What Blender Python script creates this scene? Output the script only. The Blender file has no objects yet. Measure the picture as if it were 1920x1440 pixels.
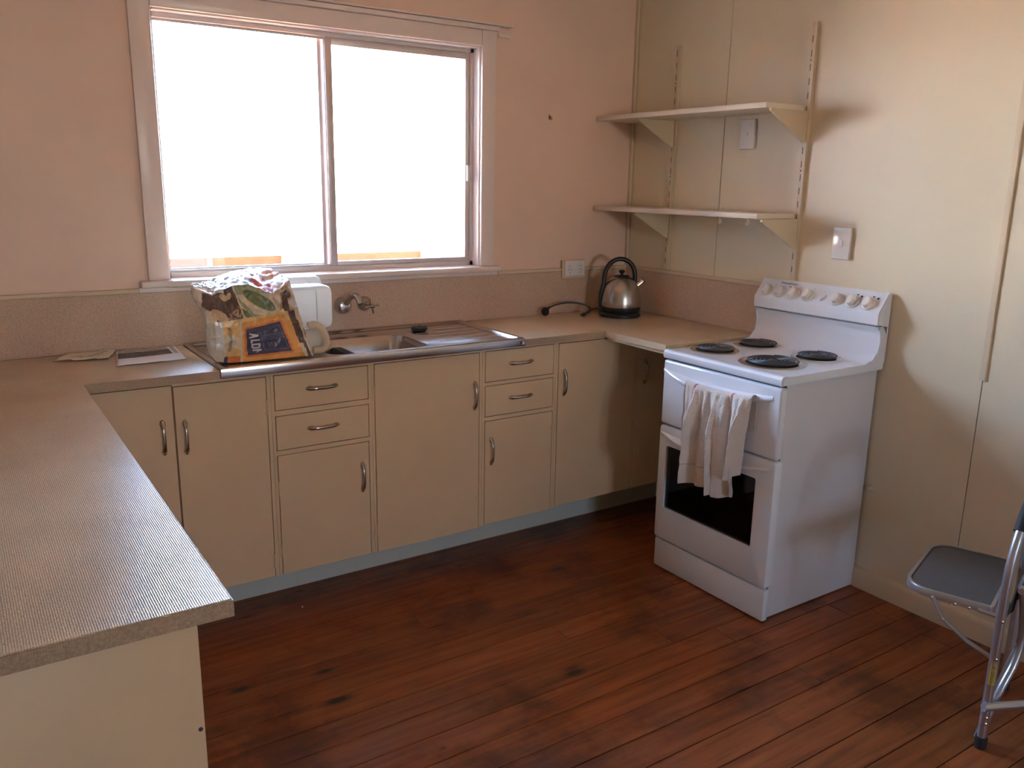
import bpy, bmesh, math, random
from mathutils import Vector, Matrix, noise
R = math.radians
random.seed(7)
S = bpy.context.scene
COL = S.collection

# ------------------------------------------------------------------ camera
cam_d = bpy.data.cameras.new('camera'); cam = bpy.data.objects.new('camera', cam_d); COL.objects.link(cam)
yaw, pit, rol, foc = R(-33.79), R(-13.332), R(.991), 1582.41
Fv = Vector((-math.sin(yaw)*math.cos(pit), math.cos(yaw)*math.cos(pit), math.sin(pit)))
Rv = Vector((math.cos(yaw), math.sin(yaw), 0)); Uv = Rv.cross(Fv)
R2 = Rv*math.cos(rol)+Uv*math.sin(rol); U2 = -Rv*math.sin(rol)+Uv*math.cos(rol)
M = Matrix((R2, U2, -Fv)).transposed().to_4x4(); M.translation = Vector((-2.783, -3.164, 1.486))
cam.matrix_world = M
cam_d.sensor_width = 36; cam_d.lens = foc/1920*36; cam_d.clip_start = .02
S.camera = cam

# ------------------------------------------------------------------ world, sun, exposure
SKY = 8.0; SUN = 60.0
w = bpy.data.worlds.new('world'); S.world = w; w.use_nodes = True
nt = w.node_tree; nt.nodes.clear()
wo = nt.nodes.new('ShaderNodeOutputWorld'); bg = nt.nodes.new('ShaderNodeBackground')
tc = nt.nodes.new('ShaderNodeTexCoord'); sp = nt.nodes.new('ShaderNodeSeparateXYZ'); rp = nt.nodes.new('ShaderNodeValToRGB')
nt.links.new(tc.outputs['Generated'], sp.inputs[0]); nt.links.new(sp.outputs['Z'], rp.inputs[0])
rp.color_ramp.elements[0].position = 0.0; rp.color_ramp.elements[0].color = (1, .93, .84, 1)
rp.color_ramp.elements[1].position = .6; rp.color_ramp.elements[1].color = (.38, .60, 1, 1)
e_ = rp.color_ramp.elements.new(.12); e_.color = (.50, .69, 1, 1)
nt.links.new(rp.outputs[0], bg.inputs[0]); bg.inputs[1].default_value = SKY; nt.links.new(bg.outputs[0], wo.inputs[0])
sun_d = bpy.data.lights.new('sun', 'SUN'); sun_d.energy = SUN; sun_d.angle = R(1); sun_d.color = (1, .93, .82)
sun = bpy.data.objects.new('sun', sun_d); COL.objects.link(sun); sun.location = (0, 0, 8)
sun.rotation_euler = Vector((.25, 1.2, -1.5)).to_track_quat('-Z', 'Y').to_euler()
def portal(name, loc, rot, sx, sy):
    l = bpy.data.lights.new(name, 'AREA'); l.shape = 'RECTANGLE'; l.size = sx; l.size_y = sy; l.cycles.is_portal = True
    o = bpy.data.objects.new(name, l); COL.objects.link(o); o.location = loc; o.rotation_euler = rot
portal('daylight_kitchen_window', (-1.493, .125, 1.587), (R(-90), 0, 0), 1.29, .9)
portal('daylight_rear_fill', (-2.4, -8.52, 1.45), (R(90), 0, 0), 1.1, 1.0)  # sky portal for the added fill window behind the camera
vs = S.view_settings; vs.view_transform = 'Standard'; vs.look = 'None'; vs.gamma = 1; vs.use_curve_mapping = False
vs.exposure = 2.2

# ------------------------------------------------------------------ materials
def mat(name, col, rough=.5, metal=0., bump=0., bscale=60., var=0., vscale=4., spec=.5, coat=0., trans=0., sub=0., stretch=None, rnd=0.):
    m = bpy.data.materials.new(name); m.use_nodes = True; n = m.node_tree; b = n.nodes['Principled BSDF']
    b.inputs['Base Color'].default_value = (*col, 1); b.inputs['Roughness'].default_value = rough
    b.inputs['Metallic'].default_value = metal; b.inputs['Specular IOR Level'].default_value = spec
    b.inputs['Coat Weight'].default_value = coat; b.inputs['Coat Roughness'].default_value = .08
    b.inputs['Transmission Weight'].default_value = trans
    if sub: b.inputs['Subsurface Weight'].default_value = sub; b.inputs['Subsurface Radius'].default_value = (.02, .02, .02); b.inputs['Subsurface Scale'].default_value = 1
    t = n.nodes.new('ShaderNodeTexCoord'); mp = n.nodes.new('ShaderNodeMapping')
    if stretch: mp.inputs['Scale'].default_value = stretch
    n.links.new(t.outputs['Object'], mp.inputs[0])
    if var or rnd:
        ns = n.nodes.new('ShaderNodeTexNoise'); ns.inputs['Scale'].default_value = vscale; ns.inputs['Detail'].default_value = 5
        n.links.new(mp.outputs[0], ns.inputs['Vector'])
        mr = n.nodes.new('ShaderNodeMapRange'); mr.inputs['From Min'].default_value = .3; mr.inputs['From Max'].default_value = .7
        mr.inputs['To Min'].default_value = 1-var; mr.inputs['To Max'].default_value = 1+var
        n.links.new(ns.outputs[0], mr.inputs[0])
        vm = n.nodes.new('ShaderNodeVectorMath'); vm.operation = 'SCALE'; vm.inputs[0].default_value = col
        n.links.new(mr.outputs[0], vm.inputs['Scale']); n.links.new(vm.outputs[0], b.inputs['Base Color'])
    if bump:
        nb = n.nodes.new('ShaderNodeTexNoise'); nb.inputs['Scale'].default_value = bscale; nb.inputs['Detail'].default_value = 4
        n.links.new(mp.outputs[0], nb.inputs['Vector'])
        bp = n.nodes.new('ShaderNodeBump'); bp.inputs['Strength'].default_value = bump; bp.inputs['Distance'].default_value = .002
        n.links.new(nb.outputs[0], bp.inputs['Height']); n.links.new(bp.outputs[0], b.inputs['Normal'])
    return m

WALLP = mat('cream_wall_paint_pink_glare', (.83, .60, .475), .45, bump=.12, bscale=90, var=.03)  # cream wall, with the window's pink glare put into the colour
WALLC = mat('cream_wall_paint', (.75, .64, .455), .36, bump=.10, bscale=50, var=.03, vscale=1.5)
TRIMP = mat('glossy_white_trim_paint', (.84, .71, .65), .3, bump=.08, bscale=40)
TRIMC = mat('cream_trim_paint', (.68, .545, .375), .4, bump=.15, bscale=40)
CEIL = mat('white_ceiling_paint', (.78, .72, .62), .8)
CAB = mat('cream_cabinet_paint', (.76, .54, .315), .42, bump=.15, bscale=70, var=.03)
KICK = mat('grey_cream_kick_paint', (.76, .70, .57), .5, bump=.15, bscale=70)
DARK = mat('dark_cabinet_inside', (.05, .035, .025), .9)
ALU = mat('dull_aluminium', (.62, .55, .53), .42, metal=.6, bump=.05)
STEEL = mat('stainless_sink_steel', (.56, .49, .45), .22, metal=1, bump=.03, bscale=20, stretch=(1, 12, 1))
CHROME = mat('worn_chrome', (.55, .50, .46), .22, metal=1, bump=.15, bscale=60)
KSTEEL = mat('brushed_kettle_steel', (.46, .42, .39), .26, metal=1, bump=.06, bscale=30, stretch=(1, 1, 12))
BLACKP = mat('black_plastic', (.022, .02, .021), .35)
RUBBER = mat('black_rubber', (.02, .02, .02), .7)
ENAMEL = mat('white_stove_enamel', (.84, .86, .90), .13, coat=.4)
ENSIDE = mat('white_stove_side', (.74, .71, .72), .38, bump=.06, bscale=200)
KNOB = mat('white_knob_plastic', (.80, .75, .70), .25)
COIL = mat('black_coil_element', (.06, .058, .06), .38, bump=.1)
RING = mat('chrome_drip_ring', (.75, .72, .68), .15, metal=1)
PLASTW = mat('white_switch_plastic', (.80, .76, .74), .18)
def milky(name, col):
    m = bpy.data.materials.new(name); m.use_nodes = True; n = m.node_tree; b = n.nodes['Principled BSDF']; o = n.nodes['Material Output']
    b.inputs['Base Color'].default_value = (*col, 1); b.inputs['Roughness'].default_value = .35
    t = n.nodes.new('ShaderNodeBsdfTranslucent'); t.inputs[0].default_value = (*col, 1); x = n.nodes.new('ShaderNodeMixShader'); x.inputs[0].default_value = .55
    n.links.new(b.outputs[0], x.inputs[1]); n.links.new(t.outputs[0], x.inputs[2]); n.links.new(x.outputs[0], o.inputs[0]); return m
JUG = milky('translucent_milk_plastic', (.95, .92, .86))
JUGH = milky('translucent_handle_plastic', (.90, .78, .62))
PAPER = mat('white_paper', (.80, .77, .76), .6)
PAPERC = mat('cream_tissue_paper', (.74, .68, .54), .8, bump=.3, bscale=40)
INK = mat('dark_print_ink', (.12, .09, .09), .6, var=.5, vscale=60)
INKG = mat('green_brown_print_ink', (.25, .22, .12), .6)
MARK = mat('black_marking', (.02, .02, .03), .5)
MARKB = mat('blue_grey_lettering', (.12, .14, .22), .5)
TUBE = mat('grey_silver_tube', (.52, .51, .53), .32, metal=.85, bump=.05)
MATT = mat('ribbed_grey_tread', (.085, .075, .065), .85, bump=.5, bscale=300, var=.12, vscale=200)
YEL = mat('yellow_sticker', (.65, .47, .04), .5)
CLOTHG = mat('dark_grey_cloth', (.07, .075, .07), .9, bump=.4, bscale=200)
GUTTER = mat('cream_fascia_paint', (.80, .70, .48), .5)
ROOFM = mat('pale_metal_roof', (.58, .60, .62), .4, metal=0)
PAVE = mat('terracotta_paving', (.62, .25, .10), .8, var=.12, vscale=8)

def node_mat(name):
    m = bpy.data.materials.new(name); m.use_nodes = True
    return m, m.node_tree, m.node_tree.nodes['Principled BSDF']
def ramp(n, stops):
    r = n.nodes.new('ShaderNodeValToRGB'); cr = r.color_ramp
    while len(cr.elements) > 1: cr.elements.remove(cr.elements[-1])
    cr.elements[0].position = stops[0][0]; cr.elements[0].color = (*stops[0][1], 1)
    for p, c in stops[1:]:
        e = cr.elements.new(p); e.color = (*c, 1)
    return r
def mix(n, fac, a, b, mode='MIX'):
    x = n.nodes.new('ShaderNodeMix'); x.data_type = 'RGBA'; x.blend_type = mode
    for s, v in ((0, fac), (6, a), (7, b)):
        if hasattr(v, 'links') or hasattr(v, 'node'): n.links.new(v, x.inputs[s])
        else: x.inputs[s].default_value = v if s == 0 else (*v, 1)
    return x.outputs[2]

# laminate worktop: woven texture, mottled
def laminate(name, base, dark):
    m, n, b = node_mat(name)
    t = n.nodes.new('ShaderNodeTexCoord')
    n1 = n.nodes.new('ShaderNodeTexNoise'); n1.inputs['Scale'].default_value = 3; n1.inputs['Detail'].default_value = 6
    n2 = n.nodes.new('ShaderNodeTexNoise'); n2.inputs['Scale'].default_value = 260; n2.inputs['Detail'].default_value = 2
    w1 = n.nodes.new('ShaderNodeTexWave'); w1.inputs['Scale'].default_value = 95; w1.inputs['Distortion'].default_value = 1.5; w1.bands_direction = 'X'
    w2 = n.nodes.new('ShaderNodeTexWave'); w2.inputs['Scale'].default_value = 95; w2.inputs['Distortion'].default_value = 1.5; w2.bands_direction = 'Y'
    for q in (n1, n2, w1, w2): n.links.new(t.outputs['Object'], q.inputs['Vector'])
    r1 = ramp(n, [(.35, dark), (.65, base)]); n.links.new(n1.outputs[0], r1.inputs[0])
    r2 = ramp(n, [(.3, (.78, .78, .78)), (.7, (1.12, 1.12, 1.12))]); n.links.new(n2.outputs[0], r2.inputs[0])
    c = mix(n, 1., r1.outputs[0], r2.outputs[0], 'MULTIPLY'); n.links.new(c, b.inputs['Base Color'])
    ad = n.nodes.new('ShaderNodeMath'); ad.operation = 'ADD'; n.links.new(w1.outputs['Fac'], ad.inputs[0]); n.links.new(w2.outputs['Fac'], ad.inputs[1])
    bp = n.nodes.new('ShaderNodeBump'); bp.inputs['Strength'].default_value = .35; bp.inputs['Distance'].default_value = .0006
    n.links.new(ad.outputs[0], bp.inputs['Height']); n.links.new(bp.outputs[0], b.inputs['Normal'])
    rr = n.nodes.new('ShaderNodeMapRange'); rr.inputs['To Min'].default_value = .19; rr.inputs['To Max'].default_value = .262
    n.links.new(n1.outputs[0], rr.inputs[0]); n.links.new(rr.outputs[0], b.inputs['Roughness'])
    return m
LAM = laminate('woven_beige_laminate', (.70, .53, .345), (.60, .44, .28))
LAME = laminate('worn_laminate_edge', (.54, .39, .25), (.44, .31, .195))
SPL = laminate('splashback_laminate', (.66, .475, .35), (.61, .43, .315))
for q in (SPL,):
    q.node_tree.nodes['Principled BSDF'].inputs['Specular IOR Level'].default_value = .3

# stained timber boards
def timber():
    m, n, b = node_mat('red_brown_stained_timber')
    t = n.nodes.new('ShaderNodeTexCoord'); oi = n.nodes.new('ShaderNodeObjectInfo')
    off = n.nodes.new('ShaderNodeVectorMath'); off.operation = 'SCALE'; off.inputs[0].default_value = (7.3, 3.1, 5.7)
    n.links.new(oi.outputs['Random'], off.inputs['Scale'])
    ad = n.nodes.new('ShaderNodeVectorMath'); ad.operation = 'ADD'; n.links.new(t.outputs['Object'], ad.inputs[0]); n.links.new(off.outputs[0], ad.inputs[1])
    mp = n.nodes.new('ShaderNodeMapping'); mp.inputs['Scale'].default_value = (.9, 14, 1); n.links.new(ad.outputs[0], mp.inputs[0])
    g = n.nodes.new('ShaderNodeTexNoise'); g.inputs['Scale'].default_value = 3; g.inputs['Detail'].default_value = 8; g.inputs['Roughness'].default_value = .6
    n.links.new(mp.outputs[0], g.inputs['Vector'])
    rg = ramp(n, [(.28, (.15, .042, .012)), (.5, (.27, .076, .020)), (.72, (.35, .112, .032))]); n.links.new(g.outputs[0], rg.inputs[0])
    br = n.nodes.new('ShaderNodeMapRange'); br.inputs['To Min'].default_value = .84; br.inputs['To Max'].default_value = 1.14
    n.links.new(oi.outputs['Random'], br.inputs[0])
    sc = n.nodes.new('ShaderNodeVectorMath'); sc.operation = 'SCALE'; n.links.new(rg.outputs[0], sc.inputs[0]); n.links.new(br.outputs[0], sc.inputs['Scale'])
    # knots
    mk = n.nodes.new('ShaderNodeMapping'); mk.inputs['Scale'].default_value = (2.6, 6.2, 0); n.links.new(ad.outputs[0], mk.inputs[0])
    vo = n.nodes.new('ShaderNodeTexVoronoi'); vo.inputs['Scale'].default_value = 1.6; n.links.new(mk.outputs[0], vo.inputs['Vector'])
    kr = ramp(n, [(0, (1, 1, 1)), (.035, (1, 1, 1)), (.075, (.3, .3, .3)), (.12, (0, 0, 0))]); sr = n.nodes.new('ShaderNodeSeparateColor'); n.links.new(vo.outputs['Color'], sr.inputs[0])
    pw = n.nodes.new('ShaderNodeMath'); pw.operation = 'POWER'; n.links.new(sr.outputs[0], pw.inputs[0]); pw.inputs[1].default_value = 3
    ma = n.nodes.new('ShaderNodeMath'); ma.operation = 'MULTIPLY_ADD'; n.links.new(pw.outputs[0], ma.inputs[0]); ma.inputs[1].default_value = 2.6; ma.inputs[2].default_value = .35
    dv = n.nodes.new('ShaderNodeMath'); dv.operation = 'DIVIDE'; n.links.new(vo.outputs['Distance'], dv.inputs[0]); n.links.new(ma.outputs[0], dv.inputs[1]); n.links.new(dv.outputs[0], kr.inputs[0])
    c1 = mix(n, kr.outputs[0], sc.outputs[0], (.020, .010, .006))
    # worn dark stains in world space
    wn = n.nodes.new('ShaderNodeTexNoise'); wn.inputs['Scale'].default_value = 2.2; wn.inputs['Detail'].default_value = 7; wn.inputs['Roughness'].default_value = .65
    n.links.new(t.outputs['Object'], wn.inputs['Vector'])
    wr = ramp(n, [(.38, (.5, .45, .42)), (.50, (1, 1, 1))]); n.links.new(wn.outputs[0], wr.inputs[0])
    c2 = mix(n, 1., c1, wr.outputs[0], 'MULTIPLY')
    n.links.new(c2, b.inputs['Base Color'])
    b.inputs['Specular IOR Level'].default_value = .4
    rr = n.nodes.new('ShaderNodeMapRange'); rr.inputs['To Min'].default_value = .30; rr.inputs['To Max'].default_value = .46
    n.links.new(wn.outputs[0], rr.inputs[0]); n.links.new(rr.outputs[0], b.inputs['Roughness'])
    bp = n.nodes.new('ShaderNodeBump'); bp.inputs['Strength'].default_value = .25; bp.inputs['Distance'].default_value = .001
    n.links.new(g.outputs[0], bp.inputs['Height']); n.links.new(bp.outputs[0], b.inputs['Normal'])
    return m
TIMBER = timber()

def brickmat():
    m, n, b = node_mat('orange_brickwork')
    t = n.nodes.new('ShaderNodeTexCoord'); mp = n.nodes.new('ShaderNodeMapping'); mp.inputs['Rotation'].default_value = (R(90), 0, 0)
    n.links.new(t.outputs['Object'], mp.inputs[0])
    k = n.nodes.new('ShaderNodeTexBrick'); k.inputs['Scale'].default_value = 4.2
    k.inputs['Color1'].default_value = (.135, .040, .034, 1); k.inputs['Color2'].default_value = (.12, .033, .027, 1); k.inputs['Mortar'].default_value = (.13, .06, .045, 1)
    k.inputs['Mortar Size'].default_value = .01
    n.links.new(mp.outputs[0], k.inputs['Vector']); n.links.new(k.outputs[0], b.inputs['Base Color']); b.inputs['Roughness'].default_value = .9
    return m
BRICK = brickmat()

def glassmat(name, tint=(1, 1, 1), gl=.08):
    m = bpy.data.materials.new(name); m.use_nodes = True; n = m.node_tree; n.nodes.clear()
    o = n.nodes.new('ShaderNodeOutputMaterial'); x = n.nodes.new('ShaderNodeMixShader'); tr = n.nodes.new('ShaderNodeBsdfTransparent'); g = n.nodes.new('ShaderNodeBsdfGlossy')
    tr.inputs[0].default_value = (*tint, 1); g.inputs['Roughness'].default_value = .02; lw = n.nodes.new('ShaderNodeFresnel'); lw.inputs[0].default_value = 1.45
    n.links.new(lw.outputs[0], x.inputs[0])
    n.links.new(tr.outputs[0], x.inputs[1]); n.links.new(g.outputs[0], x.inputs[2]); n.links.new(x.outputs[0], o.inputs[0])
    return m
GLASS = glassmat('window_glass', (.96, .97, .97))
OGLASS = glassmat('dark_oven_glass', (.42, .40, .38))

# towel: terry with red dashed stripes from the UV map
def towelmat():
    m, n, b = node_mat('beige_terry_towel')
    t = n.nodes.new('ShaderNodeTexCoord'); s = n.nodes.new('ShaderNodeSeparateXYZ'); n.links.new(t.outputs['UV'], s.inputs[0])
    def band(src, c, wd):
        a = n.nodes.new('ShaderNodeMath'); a.operation = 'SUBTRACT'; n.links.new(src, a.inputs[0]); a.inputs[1].default_value = c
        d = n.nodes.new('ShaderNodeMath'); d.operation = 'ABSOLUTE'; n.links.new(a.outputs[0], d.inputs[0])
        l = n.nodes.new('ShaderNodeMath'); l.operation = 'LESS_THAN'; n.links.new(d.outputs[0], l.inputs[0]); l.inputs[1].default_value = wd
        return l.outputs[0]
    def op(o, a, c):
        x = n.nodes.new('ShaderNodeMath'); x.operation = o
        for i, v in enumerate((a, c)):
            if hasattr(v, 'node'): n.links.new(v, x.inputs[i])
            else: x.inputs[i].default_value = v
        return x.outputs[0]
    st = op('MAXIMUM', band(s.outputs[0], .17, .013), band(s.outputs[0], .73, .013))
    fr = op('FRACT', op('MULTIPLY', s.outputs[1], 34.), 0.); da = op('MAXIMUM', op('LESS_THAN', fr, .6), op('GREATER_THAN', s.outputs[1], .8))
    st = op('MULTIPLY', op('MULTIPLY', st, da), op('GREATER_THAN', s.outputs[1], .38))
    hb = op('MULTIPLY', band(s.outputs[1], .19, .006), op('LESS_THAN', s.outputs[0], .45))
    c = mix(n, op('MULTIPLY', st, 1.), (.80, .69, .60), (.55, .10, .09)); c = mix(n, op('MULTIPLY', hb, .5), c, (.42, .25, .2))
    n.links.new(c, b.inputs['Base Color']); b.inputs['Roughness'].default_value = .95; b.inputs['Sheen Weight'].default_value = .3
    nb = n.nodes.new('ShaderNodeTexNoise'); nb.inputs['Scale'].default_value = 320; n.links.new(t.outputs['Object'], nb.inputs['Vector'])
    bp = n.nodes.new('ShaderNodeBump'); bp.inputs['Strength'].default_value = .9; bp.inputs['Distance'].default_value = .004
    n.links.new(nb.outputs[0], bp.inputs['Height']); n.links.new(bp.outputs[0], b.inputs['Normal'])
    return m
TOWEL = towelmat()
BAGP = dict(
 clear=mat('crinkled_clear_film', (.72, .62, .52), .22, bump=.2, bscale=30),
 white=mat('bag_white_film', (.84, .80, .76), .18, bump=.2, bscale=30),
 brown=mat('bag_brown_print', (.17, .10, .075), .3, var=.35, vscale=25),
 tan=mat('bag_tan_print', (.50, .33, .19), .3, var=.4, vscale=45),
 almond=mat('bag_almond_print', (.75, .53, .34), .3, var=.15, vscale=30),
 green=mat('bag_green_print', (.22, .25, .11), .3, var=.25, vscale=25),
 lgreen=mat('bag_light_green_print', (.42, .43, .25), .3, var=.15, vscale=30),
 cream=mat('bag_cream_print', (.80, .65, .46), .3, var=.1, vscale=30),
 orange=mat('bag_orange_print', (.90, .44, .13), .3, var=.12, vscale=20),
 dorange=mat('bag_deep_orange_print', (.82, .26, .08), .3),
 yellow=mat('bag_yellow_print', (.88, .58, .25), .3, var=.12, vscale=20),
 navy=mat('bag_navy_print', (.10, .085, .14), .3),
 line=mat('bag_pale_blue_line', (.20, .21, .30), .3),
 red=mat('bag_red_print', (.60, .10, .07), .3, var=.3, vscale=30),
 ink=mat('bag_black_lettering', (.05, .035, .04), .4),
 wht=mat('bag_white_lettering', (.80, .74, .72), .3))

# ------------------------------------------------------------------ helpers
def new(): return bmesh.new()
def box(bm, x0, x1, y0, y1, z0, z1):
    v = [bm.verts.new((x, y, z)) for x in (x0, x1) for y in (y0, y1) for z in (z0, z1)]
    for f in ((0, 1, 3, 2), (4, 6, 7, 5), (0, 4, 5, 1), (2, 3, 7, 6), (0, 2, 6, 4), (1, 5, 7, 3)): bm.faces.new([v[i] for i in f])
    return v
def rbox(bm, x0, x1, y0, y1, z0, z1, r=.002, seg=2):
    t = bmesh.new(); box(t, x0, x1, y0, y1, z0, z1)
    bmesh.ops.bevel(t, geom=t.edges[:], offset=r, segments=seg, affect='EDGES', profile=.5)
    merge(bm, t)
def merge(bm, t, mtx=None):
    if mtx is not None: bmesh.ops.transform(t, matrix=mtx, verts=t.verts)
    me = bpy.data.meshes.new('t'); t.to_mesh(me); t.free(); bm.from_mesh(me); bpy.data.meshes.remove(me)
def prism(bm, pts, ax, a, b):          # polygon in the two other axes, extruded along axis ax
    def mk(p, q):
        c = [0, 0, 0]; o = [i for i in range(3) if i != ax]; c[o[0]], c[o[1]], c[ax] = p[0], p[1], q
        return bm.verts.new(c)
    A = [mk(p, a) for p in pts]; B = [mk(p, b) for p in pts]; n = len(pts)
    bm.faces.new(A); bm.faces.new(B[::-1])
    for i in range(n): bm.faces.new((A[i], B[i], B[(i+1) % n], A[(i+1) % n]))
def tube(bm, path, r, seg=10, cap=True, closed=False):
    path = [Vector(p) for p in path]; n = len(path); rings = []
    rr = r if isinstance(r, (list, tuple)) else [r]*n
    up = None
    for i, p in enumerate(path):
        if closed: d = path[(i+1) % n]-path[i-1]
        else: d = path[min(i+1, n-1)]-path[max(i-1, 0)]
        d.normalize()
        if up is None:
            up = Vector((0, 0, 1)) if abs(d.z) < .9 else Vector((1, 0, 0))
        a = (up - d*up.dot(d)); a = a.normalized() if a.length > 1e-6 else d.orthogonal().normalized(); up = a; c = d.cross(a)
        rings.append([bm.verts.new(p+(a*math.cos(2*math.pi*k/seg)+c*math.sin(2*math.pi*k/seg))*rr[i]) for k in range(seg)])
    m = n if closed else n-1
    for i in range(m):
        A, B = rings[i], rings[(i+1) % n]
        for k in range(seg): bm.faces.new((A[k], A[(k+1) % seg], B[(k+1) % seg], B[k]))
    if cap and not closed: bm.faces.new(rings[0][::-1]); bm.faces.new(rings[-1])
def smooth_path(pts, sub=6):
    P = [Vector(p) for p in pts]; out = []
    for i in range(len(P)-1):
        p0, p1, p2, p3 = P[max(i-1, 0)], P[i], P[i+1], P[min(i+2, len(P)-1)]
        for k in range(sub):
            t = k/sub
            out.append(.5*((2*p1)+(-p0+p2)*t+(2*p0-5*p1+4*p2-p3)*t*t+(-p0+3*p1-3*p2+p3)*t**3))
    out.append(P[-1]); return out
def lathe(bm, prof, seg=32, mtx=None):
    t = bmesh.new(); rings = []
    for (r, z) in prof:
        rings.append([t.verts.new((max(r, 1e-5)*math.cos(2*math.pi*k/seg), max(r, 1e-5)*math.sin(2*math.pi*k/seg), z)) for k in range(seg)])
    for A, B in zip(rings, rings[1:]):
        for k in range(seg): t.faces.new((A[k], A[(k+1) % seg], B[(k+1) % seg], B[k]))
    t.faces.new(rings[0][::-1]); t.faces.new(rings[-1])
    merge(bm, t, mtx)
def axis(loc, d):                       # matrix turning +Z to direction d at loc
    return Matrix.Translation(loc) @ Vector(d).to_track_quat('Z', 'Y').to_matrix().to_4x4()
def obj(name, bm, m, parent=None, smooth=False, fixn=True):
    if fixn: bmesh.ops.recalc_face_normals(bm, faces=bm.faces)
    me = bpy.data.meshes.new(name); bm.to_mesh(me); bm.free()
    for q in (m if isinstance(m, (list, tuple)) else [m]): me.materials.append(q)
    if smooth:
        me.polygons.foreach_set('use_smooth', [True]*len(me.polygons))
        try: me.set_sharp_from_angle(angle=R(38))
        except Exception: pass
    o = bpy.data.objects.new(name, me); COL.objects.link(o)
    if parent is not None:
        o.parent = parent; o.matrix_parent_inverse = WORLD(parent).inverted()
    return o
def WORLD(o):
    m = Matrix.LocRotScale(o.location, o.rotation_euler, o.scale)
    return (WORLD(o.parent) @ o.matrix_parent_inverse @ m) if o.parent else m
def tag(o, label, cat, group=None):
    o['label'] = label; o['category'] = cat
    if group: o['group'] = group
    return o
def thing(name, label, cat, loc, group=None):
    o = bpy.data.objects.new(name, None); COL.objects.link(o); o.location = loc; o.empty_display_size = .05
    return tag(o, label, cat, group)
def struct(o): o['kind'] = 'structure'; return o
def sempty(name, loc=(0, 0, 0)):
    o = bpy.data.objects.new(name, None); COL.objects.link(o); o.location = loc; return struct(o)
def B(name, m, parent, *bx, r=0., smooth=False):
    bm = new()
    for q in bx:
        if r: rbox(bm, *q, r=r)
        else: box(bm, *q)
    return obj(name, bm, m, parent, smooth=smooth or r > 0)
def textmesh(s, size, extr=.0004):
    cu = bpy.data.curves.new('t', 'FONT'); cu.body = s; cu.size = size; cu.extrude = extr; cu.resolution_u = 3
    o = bpy.data.objects.new('t', cu); COL.objects.link(o)
    dg = bpy.context.evaluated_depsgraph_get(); me = bpy.data.meshes.new_from_object(o.evaluated_get(dg))
    bpy.data.objects.remove(o); bm = new(); bm.from_mesh(me); bpy.data.meshes.remove(me); return bm
def copy_tree(o, parent=None):
    c = o.copy(); COL.objects.link(c)
    if parent is not None: c.parent = parent
    for ch in [q for q in KIDS(o)]: copy_tree(ch, c)
    return c
def KIDS(o): return [q for q in bpy.data.objects if q.parent is o]

# ------------------------------------------------------------------ room shell
XL, YN, ZC = -5.0, -8.4, 2.45
sub = new(); box(sub, XL, .1, YN, .1, -.06, -.022); floor = struct(obj('floor', sub, DARK))
random.seed(11); bw = .1035; y = -.004-.0; row = 0
rows = []
yy = -.008
yy = -.94+9*bw
while yy > YN: rows.append(yy); yy -= bw
for i, yt in enumerate(rows):
    x = -.001-random.uniform(0, 1.6)
    cuts = [-.001]
    while x > XL: cuts.append(x); x -= random.uniform(2.6, 4.8)
    cuts.append(XL)
    for a, c in zip(cuts, cuts[1:]):
        bm = new(); dz = random.uniform(-.0008, 0)
        box(bm, c+.0007, a-.0007, yt-bw+random.uniform(.0008, .002), min(yt-random.uniform(.0006, .0014), -.001), -.02, dz)
        tp = [e for e in bm.edges if all(v.co.z > -.005 for v in e.verts)]
        bmesh.ops.bevel(bm, geom=tp, offset=.0014, segments=1, affect='EDGES')
        obj('floorboard', bm, TIMBER, floor)
struct(B('ceiling', CEIL, None, (XL, .1, YN, .1, ZC, ZC+.1)))
# back wall with window hole
WX0, WX1, WZ0, WZ1 = -2.137, -.849, 1.137, 2.037
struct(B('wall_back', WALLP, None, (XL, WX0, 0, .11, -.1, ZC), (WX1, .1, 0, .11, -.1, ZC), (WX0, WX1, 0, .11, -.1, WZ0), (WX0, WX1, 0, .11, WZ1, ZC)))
wr = struct(B('wall_right', WALLC, None, (.009, .1, YN, 0, -.1, ZC)))
js = [0, -.5755, -1.778, -2.98, -4.18, -5.38, -6.58, -7.78, YN]
for a, c in zip(js, js[1:]):
    B('wall_panel', WALLC, wr, (0, .0085, c+.0017, a-.0017, 0, ZC-.001))
struct(B('wall_left', WALLC, None, (XL-.1, XL, YN, .1, -.1, ZC)))
RW = (-2.95, -1.85, .95, 1.95)
struct(B('wall_near', WALLC, None, (XL, RW[0], YN-.1, YN, -.1, ZC), (RW[1], .1, YN-.1, YN, -.1, ZC), (RW[0], RW[1], YN-.1, YN, -.1, RW[2]), (RW[0], RW[1], YN-.1, YN, RW[3], ZC)))
w2 = sempty('rear_fill_window', (-2.4, YN, .9))  # unseen window added behind the camera, sized and placed to set the fill light
B('window_frame', TRIMP, w2, (RW[0], RW[0]+.05, YN-.09, YN-.02, RW[2], RW[3]), (RW[1]-.05, RW[1], YN-.09, YN-.02, RW[2], RW[3]), (RW[0], RW[1], YN-.09, YN-.02, RW[2], RW[2]+.05),
  (RW[0], RW[1], YN-.09, YN-.02, RW[3]-.05, RW[3]), (-2.43, -2.37, YN-.09, YN-.02, RW[2], RW[3]))
B('window_pane', GLASS, w2, (RW[0]+.05, RW[1]-.05, YN-.06, YN-.056, RW[2]+.05, RW[3]-.05))
# baseboard right wall with rounded top
bm = new(); prism(bm, [(0, 0), (-.016, 0), (-.016, .062), (-.013, .072), (-.006, .079), (0, .081)], 1, YN, -1.0)
struct(obj('baseboard_right', bm, TRIMC, None, smooth=True))
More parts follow.
